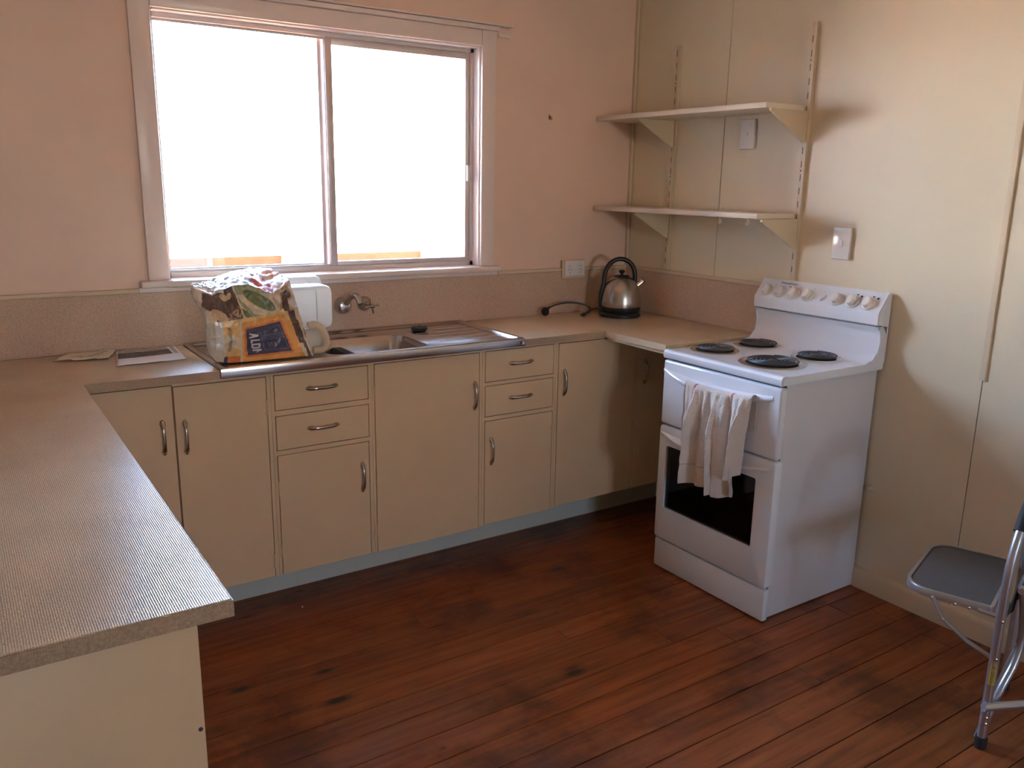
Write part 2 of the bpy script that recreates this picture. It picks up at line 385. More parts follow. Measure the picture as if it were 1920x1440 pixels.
# corner strip, panel cover strip
struct(B('trim_1', TRIMC, None, (-.016, -.0005, -.016, -.0005, 1.112, ZC), r=.004))
bm = new(); prism(bm, [(-.0005, -1.789), (-.006, -1.787), (-.007, -1.778), (-.006, -1.769), (-.0005, -1.767)], 2, .886, ZC)
struct(obj('trim_2', bm, TRIMC, None, smooth=True))

# kitchen window
wn = sempty('window_1', (-1.493, 0, WZ0))
B('architrave', TRIMP, wn, (-2.204, WX0+.002, -.018, -.0005, WZ0-.001, 2.098), r=.003)
B('architrave', TRIMP, wn, (WX1-.002, -.784, -.018, -.0005, WZ0-.001, 2.098), r=.003)
B('architrave', TRIMP, wn, (WX0+.003, WX1-.003, -.017, -.0005, WZ1-.002, 2.0975), r=.003)
B('cornice_strip', TRIMP, wn, (-2.215, -.775, -.030, -.0005, 2.098, 2.116), r=.003)
B('window_sill', TRIMP, wn, (-2.235, -.762, -.045, .045, WZ0-.024, WZ0-.001), r=.006)
jt = .012
B('reveal', TRIMP, wn, (WX0, WX0+jt*.6, -.001, .11, WZ0, WZ1)); B('reveal', TRIMP, wn, (WX1-jt*.6, WX1, -.001, .11, WZ0, WZ1)); B('reveal', TRIMP, wn, (WX0+jt, WX1-jt, -.001, .11, WZ1-jt*.6, WZ1))
a0, a1, c0, c1 = WX0+.0075, WX1-.0075, WZ0, WZ1-.0075
fr = new()
box(fr, a0, a1, .045, .10, c0, c0+.018); box(fr, a0, a1, .045, .10, c1-.016, c1)
box(fr, a0, a0+.012, .045, .10, c0, c1); box(fr, a1-.014, a1, .045, .10, c0, c1)
box(fr, a0, a1, .058, .062, c0+.018, c0+.026); box(fr, a0, a1, .066, .07, c1-.024, c1-.014)
obj('outer_frame', fr, ALU, wn)
def sash(name, x0, x1, y0, y1, z0, z1, tl, trr, tb, tt):
    bm = new(); 
    rbox(bm, x0, x0+tl, y0, y1, z0, z1, r=.002); rbox(bm, x1-trr, x1, y0, y1, z0, z1, r=.002)
    rbox(bm, x0+tl-.001, x1-trr+.001, y0+.001, y1-.001, z0, z0+tb, r=.002); rbox(bm, x0+tl-.001, x1-trr+.001, y0+.001, y1-.001, z1-tt, z1, r=.002)
    s = obj(name, bm, ALU, wn, smooth=True)
    ym = (y0+y1)/2
    B('pane', GLASS, s, (x0+tl-.002, x1-trr+.002, ym-.002, ym+.002, z0+tb-.002, z1-tt+.002))
    return s
sash('fixed_sash', a0+.002, -1.503, .078, .096, c0+.014, c1-.002, .010, .024, .016, .014)
s2 = sash('sliding_sash', -1.507, a1-.012, .052, .072, c0+.014, c1-.012, .028, .022, .022, .030)
B('latch', ALU, s2, (a1-.030, a1-.016, .040, .053, 1.495, 1.560), r=.002)
# curtain batten fixed above the architrave, with a stub to its right
tag(B('curtain_rail', TRIMP, None, (-2.24, -.71, -.034, -.0005, 2.118, 2.126), (-.768, -.712, -.012, -.0005, 2.078, 2.094), r=.002), 'thin white painted curtain rail batten above the kitchen window', 'rail')

# splashbacks
tag(B('splashback', SPL, None, (-3.15, -.0125, -.0125, -.0005, .9005, 1.094)), 'long beige laminate splashback under the window wall behind the sink', 'splashback')
tag(B('splashback', SPL, None, (-.0125, -.0005, -.878, -.001, .9005, 1.094)), 'short beige laminate splashback under the shelves beside the stove', 'splashback')
struct(B('trim_3', TRIMC, None, (-3.15, -2.24, -.016, -.0005, 1.0945, 1.110), (-.76, -.001, -.016, -.0005, 1.0945, 1.110), r=.003))
struct(B('trim_4', TRIMC, None, (-.016, -.0005, -.885, -.0165, 1.0945, 1.110), r=.003))
struct(B('trim_5', TRIMP, None, (-2.239, -.761, -.013, -.0005, 1.0945, 1.1125), r=.002))

# ------------------------------------------------------------------ worktops
ZT, TH = .9, .026
SX0, SX1 = -2.108, -.952
D = .506
t = thing('worktop', 'beige woven laminate worktop left of the sink, running down the near peninsula', 'worktop', (-2.5, -.5, ZT-TH))
bm = new(); prism(bm, [(SX0-.001, -.013), (SX0-.001, -D), (-2.497, -D), (-2.497, -2.024), (-3.15, -2.024), (-3.15, -.013)], 2, ZT-TH, ZT)
es = [e for e in bm.edges if all(v.co.z > ZT-.001 for v in e.verts)]
bmesh.ops.bevel(bm, geom=es, offset=.0015, segments=1, affect='EDGES')
obj('laminate_top', bm, LAM, t)
B('edge_strip', LAME, t, (-3.15, -2.4968, -2.0255, -2.0242, ZT-TH-.001, ZT-.0015))
B('edge_strip', LAME, t, (-2.4968, -2.4955, -2.0253, -D-.0015, ZT-TH-.001, ZT-.0015))
B('edge_strip', LAME, t, (-2.4955, SX0-.001, -D-.0014, -D-.0001, ZT-TH-.001, ZT-.0015))
t = thing('worktop', 'beige woven laminate worktop right of the sink, turning the corner to the stove', 'worktop', (-.5, -.5, ZT-TH))
bm = new(); prism(bm, [(-.001-.012, -.013), (-.013, -.862), (-.541, -.862), (-.541, -D), (SX1+.001, -D), (SX1+.001, -.013)], 2, ZT-TH, ZT)
es = [e for e in bm.edges if all(v.co.z > ZT-.001 for v in e.verts)]
bmesh.ops.bevel(bm, geom=es, offset=.0015, segments=1, affect='EDGES')
obj('laminate_top', bm, LAM, t)
B('edge_strip', LAME, t, (SX1+.001, -.5415, -D-.0014, -D-.0001, ZT-TH-.001, ZT-.0015))
o = B('edge_strip', TRIMC, t, (-.5424, -.5411, -.862, -D-.0015, ZT-TH+.001, ZT-.0015)); o['label'] = 'chipped cream painted edge strip'
B('underframe', TRIMC, t, (-.535, -.52, -.862, -.51, ZT-TH-.012, ZT-TH-.0005))

# ------------------------------------------------------------------ base cabinets
def handle_bm():
    bm = new(); N = 26; L = .057; rings = []
    for i in range(N+1):
        s = -1+2*i/N; a = abs(s)
        h = .021*(1-a**3.2)+.0015                      # standoff of the outer face
        wd = .0052+.0035*math.exp(-((a-.80)/.14)**2); wd *= min(1, max(.12, (1-a)/.16))**.7
        th = .0048 if a < .7 else .0048+.006*((a-.7)/.3)**.5*(1-((a-.7)/.3)**3)
        inner = max(h-th, .0) if a < .62 else max(h-th, .0)*(1-min(1, (a-.62)/.16))
        ring = []
        for k in range(8):
            an = 2*math.pi*k/8; ring.append(bm.verts.new((s*L, -(inner+h)/2+(h-inner)/2*-math.cos(an), wd*math.sin(an))))
        rings.append(ring)
    for A, Bq in zip(rings, rings[1:]):
        for k in range(8): bm.faces.new((A[k], A[(k+1) % 8], Bq[(k+1) % 8], Bq[k]))
    bm.faces.new(rings[0]); bm.faces.new(rings[-1][::-1])
    for s in (-1, 1):                                   # foot pads touching the door
        t = bmesh.new(); bmesh.ops.create_uvsphere(t, u_segments=10, v_segments=6, radius=1)
        merge(bm, t, Matrix.Translation((s*.047, -.003, 0)) @ Matrix.Diagonal((.011, .0045, .0072, 1)))
    bmesh.ops.recalc_face_normals(bm, faces=bm.faces)
    return bm
_h = handle_bm(); HM = bpy.data.meshes.new('handle'); _h.to_mesh(HM); _h.free(); HM.materials.append(CHROME)
HM.polygons.foreach_set('use_smooth', [True]*len(HM.polygons))
FY = -.485
def handle(parent, x, z, vertical):
    o = bpy.data.objects.new('handle', HM); COL.objects.link(o); o.parent = parent; o.matrix_parent_inverse = WORLD(parent).inverted()
    o.location = (x, FY-.0002, z); o.rotation_euler = (0, R(90) if vertical else 0, 0); o['label'] = 'worn chrome bow handle'
def hinge(parent, x, z):
    bm = new(); tube(bm, [(x, FY-.002, z-.026), (x, FY-.002, z+.026)], .0032, 8); rbox(bm, x-.009, x+.009, FY-.0012, FY+.001, z-.024, z+.024, r=.0008, seg=1)
    obj('hinge', bm, CAB, parent, smooth=True)
def cabinet(label, x0, x1, z0, openings, group='cream base cabinets along the window wall'):
    t = thing('base_cabinet', label, 'cabinet', ((x0+x1)/2, -.25, 0), group)
    zt = ZT-TH-.002; bm = new()                         # carcass shell behind the face
    box(bm, x0+.001, x0+.016, FY+.02, -.002, z0, zt-.002); box(bm, x1-.016, x1-.001, FY+.02, -.002, z0, zt-.002)
    box(bm, x0+.016, x1-.016, FY+.02, -.002, z0, z0+.012); box(bm, x0+.016, x1-.016, FY+.024, FY+.03, z0+.012, zt-.06)
    obj('carcass', bm, DARK, t)
    # face frame = the front sheet minus the openings, on a grid of cuts
    xs = sorted({x0+.0004, x1-.0004, *[v for o in openings for v in (o[1]-.0022, o[2]+.0022)]})
    zs = sorted({z0, zt, *[v for o in openings for v in (max(o[3]-.0022, z0), o[4]+.0022)]})
    bm = new()
    for i in range(len(xs)-1):
        for k in range(len(zs)-1):
            cx, cz = (xs[i]+xs[i+1])/2, (zs[k]+zs[k+1])/2
            if not any(o[1]-.0022 <= cx <= o[2]+.0022 and o[3]-.0022 <= cz <= o[4]+.0022 for o in openings): box(bm, xs[i], xs[i+1], FY+.0005, FY+.019, zs[k], zs[k+1])
    bmesh.ops.remove_doubles(bm, verts=bm.verts, dist=1e-5)
    obj('face_frame', bm, CAB, t)
    B('toe_kick', KICK, t, (x0+.0002, x1-.0002, -.300, -.285, 0.0, z0))
    for kind, a, b, c, d, hs in openings:
        bm = new(); rbox(bm, a, b, FY-.0008, FY+.018, c, d, r=.0012, seg=1)
        p = obj(kind, bm, CAB, t, smooth=False)
        if kind == 'drawer': handle(p, (a+b)/2+hs, (c+d)/2+.004, False)
        else:
            hx, hz, hg = hs
            handle(p, hx, hz, True)
            for (gx, gz) in hg: hinge(p, gx, gz)
    return t
cabinet('cream corner cabinet with two tall doors beside the peninsula', -2.546, -1.945, .153,
        [('door', -2.480, -2.2525, .153, .864, (-2.287, .703, [])), ('door', -2.2475, -1.960, .153, .858, (-2.221, .695, [(-1.9605, .757), (-1.9605, .212)]))])
cabinet('cream cabinet with two drawers over a door, left of the wide sink door', -1.945, -1.586, .152,
        [('drawer', -1.932, -1.600, .741, .859, -.003), ('drawer', -1.932, -1.600, .602, .719, -.003), ('door', -1.932, -1.6015, .152, .582, (-1.629, .455, [(-1.932, .468), (-1.932, .242)]))])
cabinet('cream sink cabinet with one wide door and its handle high on the right', -1.586, -1.127, .150,
        [('door', -1.574, -1.141, .150, .861, (-1.162, .697, [(-1.574, .757), (-1.574, .24)]))])
cabinet('cream cabinet with two small drawers over a door, right of the wide sink door', -1.127, -.778, .158,
        [('drawer', -1.113, -.791, .743, .862, .003), ('drawer', -1.113, -.791, .605, .725, .003), ('door', -1.113, -.790, .158, .585, (-1.085, .461, [(-.790, .50), (-.790, .24)]))])
cabinet('cream cabinet with one wide and one narrow door in the corner by the stove', -.778, -.001, .165,
        [('door', -.764, -.351, .165, .862, (-.735, .699, [(-.3505, .785), (-.3505, .245)])), ('door', -.338, -.03, .165, .862, (-.294, .697, []))])
# peninsula cabinet
t = thing('base_cabinet', 'cream peninsula cabinet whose plain end panel faces the viewer', 'cabinet', (-2.85, -1.3, 0), 'cream base cabinets along the window wall')
del t['group']
B('end_panel', CAB, t, (-3.12, -2.5445, -2.0115, -1.995, .0, ZT-TH-.001), r=.001)
B('side_panel', CAB, t, (-2.562, -2.5465, -1.9945, -.02, .10, ZT-TH-.001))
B('back_panel', CAB, t, (-3.12, -3.105, -1.9945, -.02, .0, ZT-TH-.001))
B('toe_kick', KICK, t, (-2.62, -2.605, -1.9945, -.31, 0, .10))
bm = new(); lathe(bm, [(.0032, 0), (.0032, .0012), (.001, .0022)], 12, axis((-2.551, -2.0117, .700), (0, -1, 0))); obj('nail_head', bm, MARK, t, smooth=True)

# ------------------------------------------------------------------ sink
t = thing('sink', 'stainless steel sink bench with central bowl and drainer under the window', 'sink', (-1.53, -.26, .9))
bm = new()
def rr(x0, x1, y0, y1, r, n=6):
    out = []
    for cx, cy, a in ((x1-r, y1-r, 0), (x0+r, y1-r, 90), (x0+r, y0+r, 180), (x1-r, y0+r, 270)):
        for k in range(n+1):
            q = R(a+90*k/n); out.append((cx+r*math.cos(q), cy+r*math.sin(q)))
    return out
def loft(bm, loops, closed_last=True):
    rs = [[bm.verts.new(p) for p in l] for l in loops]; n = len(rs[0])
    for A, C in zip(rs, rs[1:]):
        for k in range(n): bm.faces.new((A[k], A[(k+1) % n], C[(k+1) % n], C[k]))
    if closed_last: bm.faces.new(rs[-1])
    return rs
BX0, BX1, BY0, BY1 = -1.715, -1.315, -.445, -.16
hx0, hx1, hy0, hy1 = SX0+.026, SX1-.022, -.470, -.052
zd = .8990
# raised rim around a recessed drainer deck
rim = [[(x, y, z) for x, y in rr(SX0+i, SX1-i, -.5135+i, -.0135-i, .006+i*.3)] for i, z in ((0., .874), (0., .905), (.003, .9085), (.012, .9085), (.018, .9065), (.024, zd))]
inner = [[(x, y, zd) for x, y in rr(hx0, hx1, hy0, hy1, .02)]]
rs = loft(bm, rim+inner, False)
bowl = loft(bm, [[(x, y, z) for x, y in rr(BX0+i, BX1-i, BY0+i, BY1-i, max(.055-i*.5, .02))] for i, z in ((0, zd), (.004, zd-.003), (.012, zd-.03), (.022, zd-.13), (.045, zd-.150), (.08, zd-.154))], True)
# deck between rim and bowl
loopA = [v for v in rs[-1]]; loopB = [v for v in bowl[0]]
eds = set()
for L in (loopA, loopB):
    for i in range(len(L)):
        e = bm.edges.get((L[i], L[(i+1) % len(L)]))
        if e: eds.add(e)
bmesh.ops.triangle_fill(bm, edges=list(eds), use_beauty=True)
obj('basin', bm, STEEL, t, smooth=True)
# drainer ridges on the right deck
for k in range(5):
    yv = -.13-k*.065
    bm = new(); tube(bm, [(-1.262+.0, yv, zd-.0012), (-1.20, yv, zd-.0004), (-1.0, yv, zd-.0004), (-.992, yv, zd-.0012)], .0028, 8)
    obj('drainer_ridge', bm, STEEL, t, smooth=True)
for k in range(5):
    yv = -.13-k*.06
    bm = new(); tube(bm, [(-2.06, yv, zd-.001), (-1.86, yv, zd-.0006)], .0026, 8); obj('drainer_ridge', bm, STEEL, t, smooth=True)
B('front_apron', STEEL, t, (SX0, SX1, -.5155, -.5137, .876, .9055), r=.0008)
bm = new(); lathe(bm, [(.0, 0), (.006, 0), (.007, .002), (.0065, .004)], 14, axis((SX1-.012, -.5160, .889), (0, -1, 0))); 
obj('end_cap', bm, STEEL, t, smooth=True)
bm = new(); lathe(bm, [(.036, 0), (.036, .002), (.03, .003), (.026, .001), (.004, .001)], 24, Matrix.Translation((-1.515, -.30, zd-.154))); obj('drain', bm, CHROME, t, smooth=True)
# plug
t = thing('sink_plug', 'black rubber sink plug lying on the right drainer', 'plug', (-1.225, -.155, zd))
bm = new(); lathe(bm, [(.022, 0.0), (.030, .004), (.033, .007), (.033, .0145), (.031, .016), (.012, .0155)], 26, Matrix.Translation((-1.225, -.155, zd+.0022))); obj('stopper', bm, RUBBER, t, smooth=True)
bm = new(); tube(bm, [(-1.225+.009*math.cos(a), -.155, zd+.017+.009*math.sin(a)) for a in [math.pi*k/8 for k in range(9)]], .0016, 6); obj('ring', bm, CHROME, t, smooth=True)

# taps
def flange(bm, x, z, r, d=.03, y0=-.013):
    lathe(bm, [(r, 0), (r, .003), (r*.93, .009), (r*.72, .018), (r*.50, .024), (r*.42, d)], 30, axis((x, y0, z), (0, -1, 0)))
t = thing('tap_spout', 'chrome wall spout with round flange and bent neck, left of the cross tap', 'tap', (-1.492, -.013, 1.0))
bm = new(); lathe(bm, [(.031, 0), (.034, .006), (.033, .02), (.029, .034), (.021, .044), (.004, .048)], 30, axis((-1.497, -.0135, 1.005), (0, -1, 0))); obj('flange', bm, CHROME, t, smooth=True)
bm = new(); pth = smooth_path([(-1.497, -.045, 1.010), (-1.488, -.063, 1.034), (-1.477, -.086, 1.052), (-1.469, -.104, 1.050), (-1.465, -.117, 1.036), (-1.464, -.121, 1.024)], 5)
tube(bm, pth, [.0135]*6+[.0125]*(len(pth)-6), 16); obj('neck', bm, CHROME, t, smooth=True)
t = thing('cross_tap', 'chrome wall tap with a four-arm cross handle beside the spout', 'tap', (-1.39, -.013, 1.0))
bm = new(); flange(bm, -1.400, 1.006, .031, .028); obj('flange', bm, CHROME, t, smooth=True)
bm = new(); lathe(bm, [(.013, 0), (.013, .02), (.010, .024), (.008, .045), (.010, .05), (.010, .062), (.006, .066), (.001, .067)], 20, axis((-1.400, -.035, 1.006), (0, -1, 0))); obj('spindle', bm, CHROME, t, smooth=True)
for a in (8, 98, 188, 278):
    bm = new(); d = Vector((math.cos(R(a)), 0, math.sin(R(a)))); c = Vector((-1.400, -.092, 1.006))
    tube(bm, [c+d*.006, c+d*.012, c+d*.024, c+d*.030], [.0045, .0038, .0044, .003], 10); obj('handle_arm', bm, CHROME, t, smooth=True)

# ------------------------------------------------------------------ kettle
KX, KY = -.212, -.212
t = thing('kettle', 'brushed steel dome kettle with black loop handle in the worktop corner', 'kettle', (KX, KY, ZT))
T = Matrix.Translation((KX, KY, ZT))
bm = new(); lathe(bm, [(.090, .0005), (.094, .004), (.094, .012), (.088, .019), (.084, .022), (.088, .026), (.0915, .034), (.0915, .046)], 44, T); obj('base', bm, BLACKP, t, smooth=True)
bm = new(); lathe(bm, [(.0925, .0465), (.0935, .050), (.0925, .070), (.0895, .095), (.084, .120), (.076, .142), (.065, .160), (.052, .173), (.038, .181), (.030, .183)], 52, T); obj('body', bm, KSTEEL, t, smooth=True)
bm = new(); lathe(bm, [(.036, .1815), (.037, .184), (.030, .188), (.010, .190)], 30, T); obj('lid', bm, BLACKP, t, smooth=True)
bm = new(); lathe(bm, [(.006, .188), (.0065, .194), (.013, .200), (.015, .206), (.011, .211), (.002, .213)], 20, T); obj('lid_knob', bm, BLACKP, t, smooth=True)
hd = Vector((.86, -.50, 0)).normalized(); C0 = Vector((KX, KY, ZT))
hp = [(-.094, .035), (-.0965, .065), (-.094, .095), (-.088, .125), (-.082, .150), (-.081, .178), (-.073, .213), (-.054, .242), (-.026, .259), (.004, .260), (.032, .247), (.051, .224), (.060, .195), (.061, .168), (.059, .158)]
pth = smooth_path([C0+hd*a+Vector((0, 0, b)) for a, b in hp], 4)
bm = new(); n_ = len(pth); tube(bm, pth, [.005+.0055*min(1, i/10) for i in range(n_)], 14); obj('handle', bm, BLACKP, t, smooth=True)
bm = new(); c = C0+hd*.074+Vector((0, 0, .142)); dd = (hd*.8+Vector((0, 0, .62))).normalized()
lathe(bm, [(.017, -.012), (.0165, .0), (.014, .022), (.0145, .033)], 20, axis(c, dd)); sp_ = obj('spout', bm, RING, t, smooth=True)
bm = new(); lathe(bm, [(.0148, .0331), (.0150, .036), (.013, .037), (.003, .0365)], 20, axis(c, dd)); obj('spout_lip', bm, BLACKP, sp_, smooth=True)
cp = smooth_path([(KX-.085, KY+.040, .918), (KX-.100, KY+.047, .935), (-.345, -.150, .925), (-.375, -.150, .9045), (-.372, -.125, .9045), (-.345, -.105, .9045), (-.322, -.118, .912), (-.325, -.125, .935), (-.36, -.105, .952), (-.42, -.080, .957), (-.47, -.065, .950), (-.505, -.058, .938)], 7)
bm = new(); tube(bm, cp, .0040, 8); cord = obj('cord', bm, BLACKP, t, smooth=True)
bm = new(); e = Vector(cp[-1]); dd = Vector((-.85, -.05, -.45)).normalized()
tube(bm, [e-dd*.004, e+dd*.006, e+dd*.022], [.005, .0065, .0085], 12); cc = e+dd*.031+Vector((0, -.004, -.002))
lathe(bm, [(.010, -.010), (.018, -.008), (.020, 0), (.018, .008), (.010, .010)], 24, axis(cc, (.25, -.9, .25)))
obj('plug', bm, BLACKP, cord, smooth=True)

# ------------------------------------------------------------------ power outlet and switches
t = thing('power_outlet', 'white double power outlet on the splashback rail left of the kettle', 'outlet', (-.344, -.013, 1.10))
B('backing_plate', TRIMC, t, (-.410, -.276, -.022, -.0165, 1.062, 1.146), r=.002)
B('face_plate', PLASTW, t, (-.400, -.286, -.032, -.0225, 1.073, 1.144), r=.003)
for x in (-.374, -.312):
    B('rocker', PLASTW, t, (x-.009, x+.006, -.0345, -.0322, 1.125, 1.136), r=.001)
    bm = new(); box(bm, x-.009, x+.007, -.0329, -.0321, 1.118, 1.1195)
    for sx, an in ((-.007, 28), (.007, -28)):
        q = bmesh.new(); box(q, -.0009, .0009, -.0004, .0004, -.0045, .0045); merge(bm, q, Matrix.Translation((x+sx, -.0324, 1.103)) @ Matrix.Rotation(R(an), 4, 'Y'))
    box(bm, x-.0009, x+.0009, -.0328, -.0321, 1.084, 1.093)
    obj('socket_slots', bm, MARK, t)
def switch(label, yc, zc, big):
    t = thing('wall_switch', label, 'switch', (0, yc, zc), 'white wall plates on the right wall')
    bm = new(); rbox(bm, -.0135, -.0005, yc-.0375, yc+.0375, zc-.0585, zc+.0585, r=.003, seg=2); obj('face_plate', bm, PLASTW, t, smooth=True)
    bm = new()
    if big: rbox(bm, -.0195, -.0136, yc-.008, yc+.008, zc-.012, zc+.012, r=.002); 
    else: lathe(bm, [(.0065, 0), (.0065, .003), (.004, .004), (.0005, .004)], 16, axis((-.0137, yc, zc), (-1, 0, 0)))
    obj('rocker' if big else 'button', bm, PLASTW, t, smooth=True)
switch('white wall plate with a small centre button, between the two shelves', -.712, 1.699, False)
switch('white rocker light switch on the bare wall right of the lower shelf', -1.202, 1.292, True)

# ------------------------------------------------------------------ shelving
def standard(label, y, z0, z1):
    t = thing('shelf_standard', label, 'shelf standard', (0, y, z0), 'slotted shelf uprights')
    bm = new(); box(bm, -.015, -.0125, y-.011, y+.011, z0, z1); box(bm, -.0125, -.0005, y-.011, y-.009, z0, z1); box(bm, -.0125, -.0005, y+.009, y+.011, z0, z1)
    obj('channel', bm, TRIMC, t)
    bm = new(); z = z0+.03; k = 0
    while z < z1-.03:
        box(bm, -.0154, -.0149, y+.0015, y+.0045, z, z+.024)
        if k % 4 == 3: lathe(bm, [(.003, 0), (.003, .0006), (.0001, .0006)], 8, axis((-.0151, y+.003, z+.038), (-1, 0, 0)))
        z += .050; k += 1
    s = obj('slots', bm, MARK, t); s['kind'] = 'stuff'
standard('cream slotted metal shelf upright nearest the room corner', -.288, 1.112, 2.086)
standard('cream slotted metal shelf upright rising from behind the stove panel', -.997, 1.136, 2.088)
def bracket(label, y, zt, h):
    t = thing('shelf_bracket', label, 'bracket', (-.015, y, zt), 'triangular shelf brackets')
    bm = new(); prism(bm, [(-.0155, zt), (-.0155, zt-h), (-.026, zt-h), (-.222, zt-.009), (-.222, zt)], 1, y-.0055, y+.0055)
    bmesh.ops.bevel(bm, geom=bm.edges[:], offset=.0012, segments=1, affect='EDGES'); obj('plate', bm, TRIMC, t)
    B('hook_tab', TRIMC, t, (-.0235, -.0158, y-.0035, y+.0065, zt-.0075, zt+.0), r=.0008)
for zt, nm in ((1.773, 'upper'), (1.373, 'lower')):
    bracket('cream triangular bracket under the %s shelf, nearer the corner' % nm, -.288, zt-.0008, .115)
    bracket('cream triangular bracket under the %s shelf, at its open right end' % nm, -.997, zt-.0008, .115)
SHELF = mat('cream_shelf_paint', (.76, .66, .52), .38, bump=.1)
tag(B('shelf', SHELF, None, (-.232, -.0162, -.985, -.017, 1.773, 1.793), r=.002), 'upper cream painted shelf board on triangular brackets', 'shelf', 'cream wall shelves')
tag(B('shelf', SHELF, None, (-.232, -.0162, -.985, -.017, 1.373, 1.393), r=.002), 'lower cream painted shelf board with two cup hooks under it', 'shelf', 'cream wall shelves')
HOOK = mat('white_hook', (.80, .72, .64), .3)
def cuphook(label, y):
    bm = new(); x, z = -.205, 1.3722
    p = [(x, y, z), (x, y, z-.006)]+[(x, y-.0095*math.sin(a)+.0, z-.0155+.0095*math.cos(a)) for a in [R(q) for q in range(0, 271, 30)]]
    tube(bm, p, .0018, 8); tag(obj('cup_hook', bm, HOOK, None, smooth=True), label, 'hook', 'cup hooks under the lower shelf')
cuphook('white cup hook under the lower shelf, nearer the corner', -.775)
cuphook('white cup hook under the lower shelf, nearer its right end', -.916)
bm = new(); tube(bm, smooth_path([(-.797, -.0185, 1.757), (-.793, -.021, 1.771), (-.789, -.028, 1.772), (-.786, -.035, 1.760), (-.780, -.037, 1.757), (-.775, -.036, 1.770)], 4), .0017, 8)
tag(obj('wall_hook', bm, HOOK, None, smooth=True), 'small white bent hook on the right side of the window architrave', 'hook')
bm = new(); rbox(bm, -.496, -.488, -.006, -.0005, 1.766, 1.784, r=.001); tube(bm, smooth_path([(-.492, -.005, 1.778), (-.492, -.016, 1.775), (-.490, -.018, 1.767), (-.489, -.012, 1.763)], 4), .0016, 8)
tag(obj('wall_hook', bm, mat('tarnished_brass', (.20, .11, .06), .5, metal=.5), None, smooth=True), 'tiny dark brass hook on the bare wall right of the window', 'hook')

# ------------------------------------------------------------------ stove
Y0, Y1 = -.868, -1.427            # left and right sides seen from the front
t = thing('stove', 'white freestanding electric stove with four coil burners', 'stove', (-.28, -1.147, 0))
GAP = mat('dark_stove_gap', (.02, .015, .015), .8)
bm = new(); box(bm, -.508, -.012, -1.407, -1.392, .004, .852); box(bm, -.508, -.012, Y0-.004, Y0-.018, .004, .852); box(bm, -.03, -.012, -1.392, -.886, .03, .852)
obj('side_panels', bm, ENSIDE, t)
bm = new(); box(bm, -.512, -.50, -1.400, Y0-.022, .03, .85)     # dark chassis behind the doors, with the oven cavity left open
bm.free()
bm = new(); XA, XB = -.520, -.506
box(bm, XA, XB, -1.404, -.876, .008, .245); box(bm, XA, XB, -1.404, -.876, .530, .851); box(bm, XA, XB, -1.404, -1.360, .245, .530); box(bm, XA, XB, -.905, -.876, .245, .530)
box(bm, XB, -.10, -1.385, -1.365, .24, .54); box(bm, XB, -.10, -.905, -.885, .24, .54); box(bm, -.11, -.10, -1.365, -.905, .24, .54)
box(bm, XB, -.10, -1.365, -.905, .235, .245); box(bm, XB, -.10, -1.365, -.905, .530, .540)
obj('oven_cavity', bm, GAP, t)
bm = new(); rbox(bm, -.548, -.521, Y1+.003, Y0-.003, .006, .124, r=.005); obj('storage_drawer', bm, ENAMEL, t, smooth=True)
def framed(x0, x1, y0, y1, z0, z1, wy0, wy1, wz0, wz1):
    bm = new()
    for q in ((y0, y1, z0, wz0), (y0, y1, wz1, z1), (y0, wy0, wz0, wz1), (wy1, y1, wz0, wz1)): box(bm, x0, x1, *q)
    bmesh.ops.remove_doubles(bm, verts=bm.verts, dist=1e-5)
    return bm
# oven door
bm = new()
oy0, oy1 = Y1+.001, Y0-.002
wy0, wy1, wz0, wz1 = -1.349, -.911, .262, .516
outer = [(y, z) for y, z in rr(oy0, oy1, .131, .592, .012, 4)]; innr = [(y, z) for y, z in rr(wy0, wy1, wz0, wz1, .008, 4)]
def plate(bm, x0, x1, outer, innr, ch=.006):
    # hollow plate with chamfered front rim; front is towards -X
    cy = sum(p[0] for p in outer)/len(outer); cz = sum(p[1] for p in outer)/len(outer)
    sh = [(cy+(p[0]-cy)*(1-ch/.28), cz+(p[1]-cz)*(1-ch/.23)) for p in outer]
    sh2 = [(cy+(p[0]-cy)*(1-.3*ch/.28), cz+(p[1]-cz)*(1-.3*ch/.23)) for p in outer]
    L = [[(x1, *p) for p in innr], [(x1, *p) for p in outer], [(x0+ch, *p) for p in outer], [(x0+ch*.3, *p) for p in sh2], [(x0, *p) for p in sh], [(x0, *p) for p in innr], [(x1, *p) for p in innr]]
    loft(bm, L, False)
    bmesh.ops.remove_doubles(bm, verts=bm.verts, dist=1e-6)
plate(bm, -.555, -.521, outer, innr); od = obj('oven_door', bm, ENAMEL, t, smooth=True)
B('oven_glass', OGLASS, od, (-.546, -.542, wy0-.001, wy1+.001, wz0-.001, wz1+.001))
B('glass_border', GAP, od, (-.5415, -.5405, wy0-.001, wy0+.016, wz0-.001, wz1+.001), (-.5415, -.5405, wy1-.010, wy1+.001, wz0-.001, wz1+.001), (-.5415, -.5405, wy0, wy1, wz0-.001, wz0+.008), (-.5415, -.5405, wy0, wy1, wz1-.008, wz1+.001))
